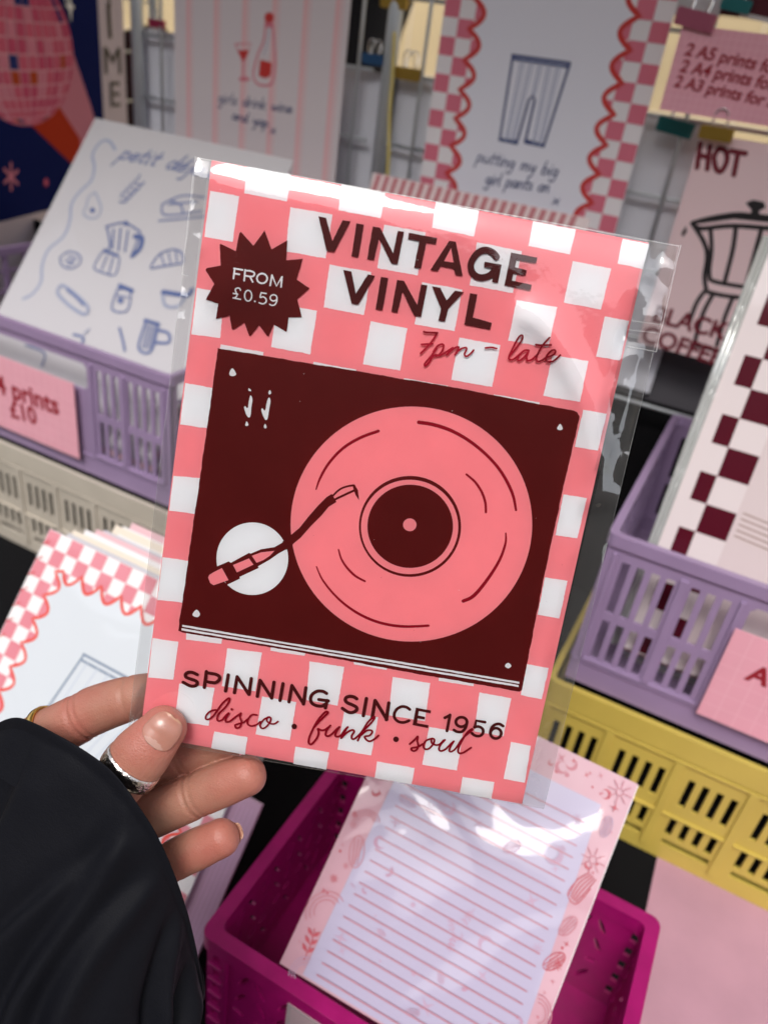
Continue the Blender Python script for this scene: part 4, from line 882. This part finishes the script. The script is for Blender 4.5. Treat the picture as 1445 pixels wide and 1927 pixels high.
FILM = film_mat('clear_bag_film', 1.8, .0, .035, .0); FILMB = film_mat('clear_bag_back', 1.0, .01, .06, .035); SEAM = film_mat('bag_seam', 2, .12, .25, .20)
LOOSE = film_mat('loose_bag_margin', 4.5, .03, .06, .02)
[n for n in LOOSE.node_tree.nodes if n.type == 'BUMP'][0].inputs['Strength'].default_value = .28
cTL, cTR, cBR, cBL = [A.uv(p) for p in ((371, 297), (1276, 463), (1022, 1521), (241.5, 1386))]
bag = tag(bpy.data.objects.new('plastic_sleeve', None), 'clear film bag around the vintage vinyl print', 'plastic sleeve'); COL.objects.link(bag); bag.location = W3(PO)
from mathutils import noise as mnoise
crease = [A.uv(p) for p in ((1000, 590), (1035, 625), (1075, 690), (1105, 760), (1125, 850), (1130, 930))]
crease = catmull(crease, 6)
def film_h(u, v):
    h = 1.25
    dt = v-(cTL[1]+(cTR[1]-cTL[1])*(u-cTL[0])/(cTR[0]-cTL[0])); dt = -dt                     # distance below the top fold
    k = 6+4*min(1, max(0, u/148)) 
    if dt < k: h -= .5*(k-dt)**2/k*.36
    db = v+2
    if db < 6: h -= .3*(6-db)**2/6*.3
    d = min(np.hypot(u-c[0], v-c[1]) for c in crease); h += 1.25*math.exp(-(d/4.6)**2)
    h += .16*mnoise.noise((u*.022, v*.016, 1.3))+.035*mnoise.noise((u*.07, v*.05, 4.1))
    e = max(0, u-144, 2-u)
    if e > 0:
        h += min(1, e/5)*(.25+.75*min(1, max(0, (v-95)/90)))*(2.1*mnoise.noise((u*.16, v*.045, 7))+1.3*mnoise.noise((u*.3, v*.12, 9)))-min(e, 8)*.09
    c2 = np.hypot(u-12, v-172); h += .5*math.exp(-(c2/9)**2)
    return h
mb = MB(); nu, nv = 74, 104; vs = []; fs = []; fm_ = []
for i in range(nv+1):
    for j in range(nu+1):
        a, b = j/nu, i/nv; q = (cBL*(1-a)+cBR*a)*(1-b)+(cTL*(1-a)+cTR*a)*b; vs.append(A.P(q, film_h(*q)))
W_ = nu+1
inn = []; out_ = []
for i in range(nv):
    for j in range(nu):
        f = (i*W_+j, i*W_+j+1, (i+1)*W_+j+1, (i+1)*W_+j); u = (cBL*(1-(j+.5)/nu)+cBR*((j+.5)/nu))*(1-(i+.5)/nv)+(cTL*(1-(j+.5)/nu)+cTR*((j+.5)/nu))*((i+.5)/nv)
        (inn if 0 < u[0] < 147.5 else out_).append(f)
mb.add(vs, inn, FILM); base_i = mb.mi(LOOSE)
for f in out_: mb.f.append(list(f)); mb.m.append(base_i)
mb.build('front_film', bag, True)
mb = MB(); 
for i in range(2): pass
vs = []; nb = 24
for i in range(nb+1):
    for j in range(nb+1):
        a, b = j/nb, i/nb; q = (cBL*(1-a)+cBR*a)*(1-b)+(cTL*(1-a)+cTR*a)*b; vs.append(A.P(q, -1.2-.4*mnoise.noise((q[0]*.05, q[1]*.04, 2))))
mb.add(vs, [(i*(nb+1)+j, (i+1)*(nb+1)+j, (i+1)*(nb+1)+j+1, i*(nb+1)+j+1) for i in range(nb) for j in range(nb)], FILMB); mb.build('back_film', bag, True)
# welded edges, folded flap with its tape
Sx = Sheet(PO, PU, PV); Sx.mb = MB(); Sx.h = .2
def edge(a, b, w, h=.3): 
    pts = [a+(b-a)*t for t in np.linspace(0, 1, 40)]
    Sx.h = h; Sx.stroke(pts, w, SEAM, px=False, smooth=False)
edge(cTL, cBL, .2); edge(cTR, cBR, .24); edge(cTL, cTR, .35, .1); edge(cBL, cBR, .2, .1)
Sx.build('welded_edge', bag)
fl = [A.uv(p) for p in ((1277, 463), (1231, 662), (1178, 652))]; fl2 = [A.uv(p) for p in ((370, 297), (345, 517), (358, 520))]
for a, b, w in ((fl[0], fl[1], .35), (fl[1], fl[2], .3), (fl2[0], fl2[1], .25), (fl2[1], fl2[2], .25), (A.uv((1243, 612)), A.uv((1186, 604)), .2), (A.uv((1240, 628)), A.uv((1180, 621)), .2)): 
    Sx = Sheet(PO, PU, PV); Sx.mb = MB(); Sx.h = 1.6; Sx.stroke([a+(b-a)*t+np.array([rng.normal()*.08, 0]) for t in np.linspace(0, 1, 14)], w, SEAM, px=False, smooth=False); Sx.build('flap_fold', bag)
# ================================================================== the hand and sleeve
def skin_mat():
    m = bpy.data.materials.new('skin'); m.use_nodes = True; t = m.node_tree; b = t.nodes['Principled BSDF']
    tc = t.nodes.new('ShaderNodeTexCoord')
    n1 = t.nodes.new('ShaderNodeTexNoise'); n1.inputs['Scale'].default_value = 38; n1.inputs['Detail'].default_value = 6; n1.inputs['Roughness'].default_value = .65
    cr = t.nodes.new('ShaderNodeValToRGB'); cr.color_ramp.elements[0].position = .32; cr.color_ramp.elements[1].position = .70
    cr.color_ramp.elements[0].color = (.375, .185, .130, 1); cr.color_ramp.elements[1].color = (.35, .118, .086, 1)
    t.links.new(tc.outputs['Object'], n1.inputs['Vector']); t.links.new(n1.outputs['Fac'], cr.inputs['Fac']); t.links.new(cr.outputs[0], b.inputs['Base Color'])
    b.inputs['Roughness'].default_value = .46; b.inputs['Specular IOR Level'].default_value = .42
    b.inputs['Subsurface Weight'].default_value = .2; b.inputs['Subsurface Radius'].default_value = (1, .36, .2); b.inputs['Subsurface Scale'].default_value = .0035
    v = t.nodes.new('ShaderNodeTexVoronoi'); v.inputs['Scale'].default_value = 900; v.feature = 'DISTANCE_TO_EDGE'
    n2 = t.nodes.new('ShaderNodeTexNoise'); n2.inputs['Scale'].default_value = 420; n2.inputs['Detail'].default_value = 4
    ad = t.nodes.new('ShaderNodeMath'); ad.operation = 'ADD'; t.links.new(v.outputs[0], ad.inputs[0]); t.links.new(n2.outputs['Fac'], ad.inputs[1])
    t.links.new(tc.outputs['Object'], v.inputs['Vector']); t.links.new(tc.outputs['Object'], n2.inputs['Vector'])
    bp = t.nodes.new('ShaderNodeBump'); bp.inputs['Strength'].default_value = .32; bp.inputs['Distance'].default_value = .0006
    t.links.new(ad.outputs[0], bp.inputs['Height']); t.links.new(bp.outputs[0], b.inputs['Normal']); return m
SKIN = skin_mat()
NAIL = mat('nail_plate', (.42, .185, .14, 1), .3, coat=.2, sss=.2, var=.06, vscale=220); NAILE = mat('nail_edge', (.46, .25, .17, 1), .35, coat=.2); LUN = mat('nail_lunula', (.50, .28, .235, 1), .3, coat=.2, sss=.2)
PN = A.N
def at(p, dlt):                                   # a point dlt mm behind (+) or before (-) the plane of the held print
    q = onP(p, PO, PN); r = ray(p); return q+r*dlt
def finger(mb, joints, creases=(), flat=.92, ref=None, bulge=(), n=30, tipflat=.9):
    """joints: (point, radius); one closed tapered loft with a rounded tip"""
    ref = PN if ref is None else ref
    P = [np.concatenate([np.asarray(p, float), [r]]) for p, r in joints]
    C = catmull(P, 16); C = np.array(C); d = np.r_[0, np.cumsum(np.linalg.norm(np.diff(C[:, :3], axis=0), axis=1))]
    Lt = d[-1]; ns = max(20, int(Lt/.9)); s = np.linspace(0, Lt, ns); X = np.array([np.interp(s, d, C[:, k]) for k in range(4)]).T
    r_end = X[-1, 3]; t_end = unit(X[-1, :3]-X[-3, :3]); rings = []
    for i in range(ns):
        t = unit(X[min(i+1, ns-1), :3]-X[max(i-1, 0), :3]); side = unit(np.cross(t, ref)); up = np.cross(side, t); r = X[i, 3]
        for sj, dep, wd in creases: r *= 1-dep*math.exp(-((s[i]-sj*Lt)/wd)**2)
        for sj, dep, wd in bulge: r *= 1+dep*math.exp(-((s[i]-sj*Lt)/wd)**2)
        rings.append((X[i, :3], side, up, r, t))
    c, side, up, r, t = rings[-1]; tip = []
    for k in range(1, 9): q = k/9*math.pi/2; tip.append((c+t*r*tipflat*math.sin(q), side, up, r*math.cos(q)**.82, t))
    allr = rings+tip; vs = []
    for c, sd, u, r, t in allr:
        for k in range(n): a = 2*math.pi*k/n; vs.append(c+sd*r*math.cos(a)+u*r*flat*math.sin(a))
    N = len(allr); fs = [(i*n+k, i*n+(k+1) % n, (i+1)*n+(k+1) % n, (i+1)*n+k) for i in range(N-1) for k in range(n)]
    fs += [tuple(range(n))[::-1], tuple((N-1)*n+k for k in range(n))]
    mb.add(vs, fs, SKIN); return rings, tip
hb = MB()
thumb, thumb_tip = finger(hb, [(at((20, 1690), 6), 15), (at((110, 1600), -2), 13.5), (at((180, 1520), -9), 10.9), (at((232, 1461), -11.5), 10.2), (at((268, 1417), -11), 10.7), (at((308, 1371), -8.7), 8.6)],
       creases=((.655, .05, .9), (.68, .06, .8), (.705, .05, .9)), flat=.80, bulge=((.86, .02, 6),), tipflat=.95)
index, _ = finger(hb, [(at((-20, 1450), 22), 11.5), (at((62, 1398), 18), 10.4), (at((146, 1354), 15), 9.9), (at((188, 1333), 14), 9.6), (at((255, 1312), 12), 8.8), (at((330, 1300), 9.4), 7.6)],
       creases=((.55, .07, 1.0), (.58, .05, .8), (.80, .06, .9)), flat=.95)
middle, _ = finger(hb, [(at((20, 1600), 26), 12), (at((150, 1510), 22), 10.2), (at((258, 1450), 22), 9.2), (at((360, 1414), 19.5), 8.6), (at((430, 1390), 16), 7.8)],
       creases=((.58, .06, 1.0), (.80, .06, .9), (.82, .05, .8)), flat=.95)
ring_f, _ = finger(hb, [(at((60, 1660), 24), 12), (at((180, 1585), 19), 10.0), (at((280, 1538), 13), 9.2), (at((385, 1490), 8.0), 9.0), (at((464, 1459), 5.0), 8.1)],
       creases=((.53, .07, .9), (.785, .075, .9), (.81, .05, .8)), flat=.95, bulge=((.92, .02, 5),))
pinky, pinky_tip = finger(hb, [(at((110, 1730), 20), 11), (at((210, 1682), 14), 8.8), (at((290, 1640), 7), 8.3), (at((345, 1610), 4), 8.1), (at((416, 1577), 2), 7.6)],
       creases=((.665, .05, .9), (.70, .08, .9), (.73, .05, .8)), flat=.95, bulge=((.88, .03, 5),))
finger(hb, [(at((-60, 1800), 22), 22), (at((40, 1660), 24), 19), (at((110, 1600), 22), 15)], flat=.8)
finger(hb, [(at((-110, 1900), 10), 25), (at((-40, 1780), 16), 24), (at((30, 1640), 20), 16)], flat=.8)
person = hb.build('person', None, True, origin=at((150, 1600), 10))
tag(person, 'hand in a dark coat sleeve pinching the bottom corner of the vintage vinyl print', 'person')
nt_ = SKIN.node_tree; pb = nt_.nodes['Principled BSDF']; src = pb.inputs['Base Color'].links[0].from_socket; tcn = [n for n in nt_.nodes if n.type == 'TEX_COORD'][0]
acc = None; org = W3(at((150, 1600), 10))
for q_, rad in ((thumb[-1][0], .015), (ring_f[-1][0], .013), (pinky[-1][0], .012), (index[int(len(index)*.55)][0], .012), (ring_f[int(len(ring_f)*.53)][0], .010), (pinky[int(len(pinky)*.70)][0], .009)):
    dn = nt_.nodes.new('ShaderNodeVectorMath'); dn.operation = 'DISTANCE'; dn.inputs[1].default_value = tuple(W3(q_)-org); nt_.links.new(tcn.outputs['Object'], dn.inputs[0])
    mp = nt_.nodes.new('ShaderNodeMapRange'); mp.interpolation_type = 'SMOOTHSTEP'; mp.inputs['From Min'].default_value = rad*.45; mp.inputs['From Max'].default_value = rad*1.25; mp.inputs['To Min'].default_value = .55; mp.inputs['To Max'].default_value = 0
    nt_.links.new(dn.outputs['Value'], mp.inputs['Value'])
    if acc is None: acc = mp.outputs[0]
    else:
        mxm = nt_.nodes.new('ShaderNodeMath'); mxm.operation = 'MAXIMUM'; nt_.links.new(acc, mxm.inputs[0]); nt_.links.new(mp.outputs[0], mxm.inputs[1]); acc = mxm.outputs[0]
mixn = nt_.nodes.new('ShaderNodeMix'); mixn.data_type = 'RGBA'; nt_.links.new(acc, mixn.inputs['Factor']); nt_.links.new(src, mixn.inputs['A']); mixn.inputs['B'].default_value = (.43, .125, .10, 1); nt_.links.new(mixn.outputs['Result'], pb.inputs['Base Color'])
rm = person.modifiers.new('skin surface', 'REMESH'); rm.mode = 'VOXEL'; rm.voxel_size = .00045; rm.use_smooth_shade = True
sm_ = person.modifiers.new('soften', 'SMOOTH'); sm_.factor = .5; sm_.iterations = 1
def nail(rings, tips, s0, s1, half, amid, name, lift=.35, edge=.93, lun=.22, flat=.8):
    """rounded curved plate on the back of a finger tip; s along the ring list, amid the angle of its middle"""
    al = rings+tips; mb = MB(); NS, NA = 30, 20; vs = []
    for i in range(NS+1):
        f = i/NS; s = s0+(s1-s0)*f; k = int(s); g = s-k; k2 = min(k+1, len(al)-1)
        c = al[k][0]*(1-g)+al[k2][0]*g; sd = al[k][1]; up = al[k][2]; r = max(al[k][3]*(1-g)+al[k2][3]*g, rings[-1][3]*.66)
        e = abs(2*f-1); wq = half*max(.03, (1-e**(3.4 if f < .5 else 4.5)))**(1/2.1)*(.90+.10*f)
        for j in range(NA+1):
            x = (j/NA*2-1); a = amid+x*wq
            rr = r+lift*(1-.8*x**4)*(1-.8*(1-f)**8)
            vs.append(c+sd*rr*math.cos(a)+up*rr*flat*math.sin(a))
    M_ = {0: [], 1: [], 2: []}
    for i in range(NS):
        for j in range(NA):
            x = ((j+.5)/NA*2-1); f = (i+.5)/NS
            kk = 1 if f > edge-.05*x*x else 2 if f < lun*(1-x*x*1.1) else 0
            M_[kk].append((i*(NA+1)+j, i*(NA+1)+j+1, (i+1)*(NA+1)+j+1, (i+1)*(NA+1)+j))
    mb.add(vs, M_[0], NAIL)
    for kk, mm_ in ((1, NAILE), (2, LUN)):
        ix = mb.mi(mm_)
        for f in M_[kk]: mb.f.append(list(f)); mb.m.append(ix)
    o = mb.build(name, person, True); so_ = o.modifiers.new('thick', 'SOLIDIFY'); so_.thickness = .0004; so_.offset = -1
    return o
nt = len(thumb)
nail(thumb, thumb_tip, nt-6.0, nt+5.6, .86, math.pi/2-.02, 'fingernail', lift=.30)
npk = len(pinky)
nail(pinky, pinky_tip, npk-5, npk+7.6, .70, -1.05, 'fingernail', flat=.95, edge=.80, lift=.35)

# --- rings
def band(rings, k, w, thick, m, name, label, flat, engr=False):
    c, sd, up, r, t = rings[k]; n = 56; vs = []; prof = [(-w/2, .1), (-w/2, thick*.8), (-w*.25, thick), (w*.25, thick), (w/2, thick*.8), (w/2, .1)]
    for i in range(n):
        a = 2*math.pi*i/n
        for x, h in prof:
            rr = r+h*(1 if not engr else 1+.12*math.sin(a*14)*(1 if abs(x) < w*.3 else 0)); vs.append(c+t*x+sd*rr*math.cos(a)+up*rr*flat*math.sin(a)*1.02)
    K = len(prof); fs = [(i*K+j, i*K+(j+1) % K, ((i+1) % n)*K+(j+1) % K, ((i+1) % n)*K+j) for i in range(n) for j in range(K)]
    mb = MB(); mb.add(vs, fs, m); o = mb.build(name, None, True, origin=c); tag(o, label, 'ring', 'rings on the fingers'); return o
def near(rings, p): 
    best = min(range(len(rings)), key=lambda k: np.hypot(*(np.array(projpx(rings[k][0]))-np.array(p)))); return best
def projpx(P): c = R.T@np.asarray(P); return (PW/2+FPX*c[0]/-c[2], PH/2-FPX*c[1]/-c[2])
SILV = mat('engraved_silver', (.72, .66, .64, 1), .18, metal=1, bump=.5, bscale=700); GOLD = mat('ring_gold', (.78, .52, .16, 1), .16, metal=1)
band(thumb, near(thumb, (245, 1444)), 6.2, .75, SILV, 'finger_ring', 'wide engraved silver ring on the thumb', .80, True)
band(index, near(index, (96, 1382)), 3.4, 1.5, GOLD, 'finger_ring', 'plain gold ring on the index finger at the sleeve edge', .95)

# --- coat sleeve
ck = bpy.data.materials.new('black_nylon'); ck.use_nodes = True; t = ck.node_tree; b = t.nodes['Principled BSDF']
b.inputs['Base Color'].default_value = (.0045, .0048, .0075, 1); b.inputs['Roughness'].default_value = .62; b.inputs['Specular IOR Level'].default_value = .10
tc = t.nodes.new('ShaderNodeTexCoord'); n1 = t.nodes.new('ShaderNodeTexNoise'); n1.inputs['Scale'].default_value = 38; n1.inputs['Detail'].default_value = 7; n2 = t.nodes.new('ShaderNodeTexNoise'); n2.inputs['Scale'].default_value = 1500
ad = t.nodes.new('ShaderNodeMath'); ad.operation = 'MULTIPLY_ADD'; ad.inputs[1].default_value = .12; t.links.new(n2.outputs['Fac'], ad.inputs[0]); t.links.new(n1.outputs['Fac'], ad.inputs[2])
for n in (n1, n2): t.links.new(tc.outputs['Object'], n.inputs['Vector'])
bp = t.nodes.new('ShaderNodeBump'); bp.inputs['Strength'].default_value = .22; bp.inputs['Distance'].default_value = .004; t.links.new(ad.outputs[0], bp.inputs['Height']); t.links.new(bp.outputs[0], b.inputs['Normal'])
mb = MB(); NT, NS = 112, 96; vs = []
rim = catmull([at((-40, 1400), -1), at((-8, 1362), -4), at((30, 1348), -9), at((66, 1359), -13), at((110, 1382), -18), at((172, 1419), -23), at((216, 1454), -26), at((258, 1510), -28), at((296, 1570), -27), at((332, 1652), -23), at((360, 1740), -16), at((380, 1835), -7), at((384, 1880), 0)], 10)
rim = np.array(rim); rl = np.r_[0, np.cumsum(np.linalg.norm(np.diff(rim, axis=0), axis=1))]; rl /= rl[-1]
E0, E1 = rim[-1], rim[0]; c0_ = (E0+E1)/2
camX, camY, camZ = R[:, 0], R[:, 1], R[:, 2]
ctr = catmull([c0_, np.r_[at((122, 1850), -10)], np.r_[at((70, 2100), -32)], np.r_[at((-40, 2380), -60)]], 32)
secs = [((E0-E1)/2, camZ*30), (camX*52-camY*19, camZ*37), (camX*57-camY*17, camZ*42), (camX*62-camY*18, camZ*46)]
folds = [(3.75, -.8, .10, 2.6), (4.3, .9, .08, 3.0), (4.9, -.5, .09, 2.4), (5.35, .55, .07, 2.8), (5.8, -.3, .10, 2.4), (4.55, -1.3, .06, 1.8)]
for i in range(NS+1):
    f = i/NS; c = np.array(ctr[int(f*(len(ctr)-1))]); g = min(f*3, 2.999); k = int(g); w2 = g-k; w2 = w2*w2*(3-2*w2)
    e1 = secs[k][0]*(1-w2)+secs[k+1][0]*w2; m1 = secs[k][1]*(1-w2)+secs[k+1][1]*w2
    for j in range(NT):
        th = 2*math.pi*j/NT
        fold = 3.0*mnoise.noise((3.2*math.cos(th)+f*.8, 3.2*math.sin(th)+f*1.1, f*2.2))+1.1*mnoise.noise((7*math.cos(th), 7*math.sin(th), f*9))
        for t0, sl_k, wd, dp in folds:
            x = (th-t0-sl_k*f-.10*math.sin(f*14+t0*3))/wd; fold += 2.1*dp*min(1, f*4)*((1.2*math.exp(-((x-1.3)/1.2)**2))-1.5*math.exp(-x*x))
        fold += 2.2*math.exp(-((f-.10)/.03)**2)*mnoise.noise((5*math.cos(th), 5*math.sin(th), 3))-1.1*math.exp(-((f-.045)/.010)**2)
        amp = (fold-1.3*math.exp(-((f-.032)/.006)**2)*2.5)*min(1, f*9+.05)
        if k == 0:
            s0 = math.sin(th)
            if s0 <= 0: u_ = (2*math.pi-th)/math.pi if th > 0 else 0; u_ = 1-u_; P0 = np.array([np.interp(u_, rl, rim[:, q]) for q in range(3)])
            else: P0 = c0_+(E0-E1)/2*math.cos(th)+(-camZ*32)*math.sin(th)
            P1 = c+(camX*52-camY*19)*math.cos(th)-camZ*37*math.sin(th)
            Pa = (P0-c0_)*(1-w2)+(P1-c)*w2; vs.append(c+Pa*(1+amp/48))
        else:
            rr = 1+amp/48; vs.append(c+e1*rr*math.cos(th)-m1*rr*math.sin(th))
fs = [(i*NT+j, (i+1)*NT+j, (i+1)*NT+(j+1) % NT, i*NT+(j+1) % NT) for i in range(NS) for j in range(NT)]
# turned-in hem
k0 = len(vs)
for dd, sc_ in ((1.2, .975), (6, .95), (24, .90)):
    for j in range(NT):
        v = np.array(vs[j]); c = np.array(ctr[0]); v2 = c+(v-c)*sc_; vs.append(v2-unit(camX*.785+camY*.62)*(dd-2.0))
for q in range(3):
    a0 = 0 if q == 0 else k0+(q-1)*NT; b0 = k0+q*NT
    fs += [(a0+(j+1) % NT, b0+(j+1) % NT, b0+j, a0+j) for j in range(NT)]
mb.add(vs, fs, ck); sl_ = mb.build('coat_sleeve', person, True); sb_ = sl_.modifiers.new('smooth', 'SUBSURF'); sb_.levels = 1; sb_.render_levels = 1
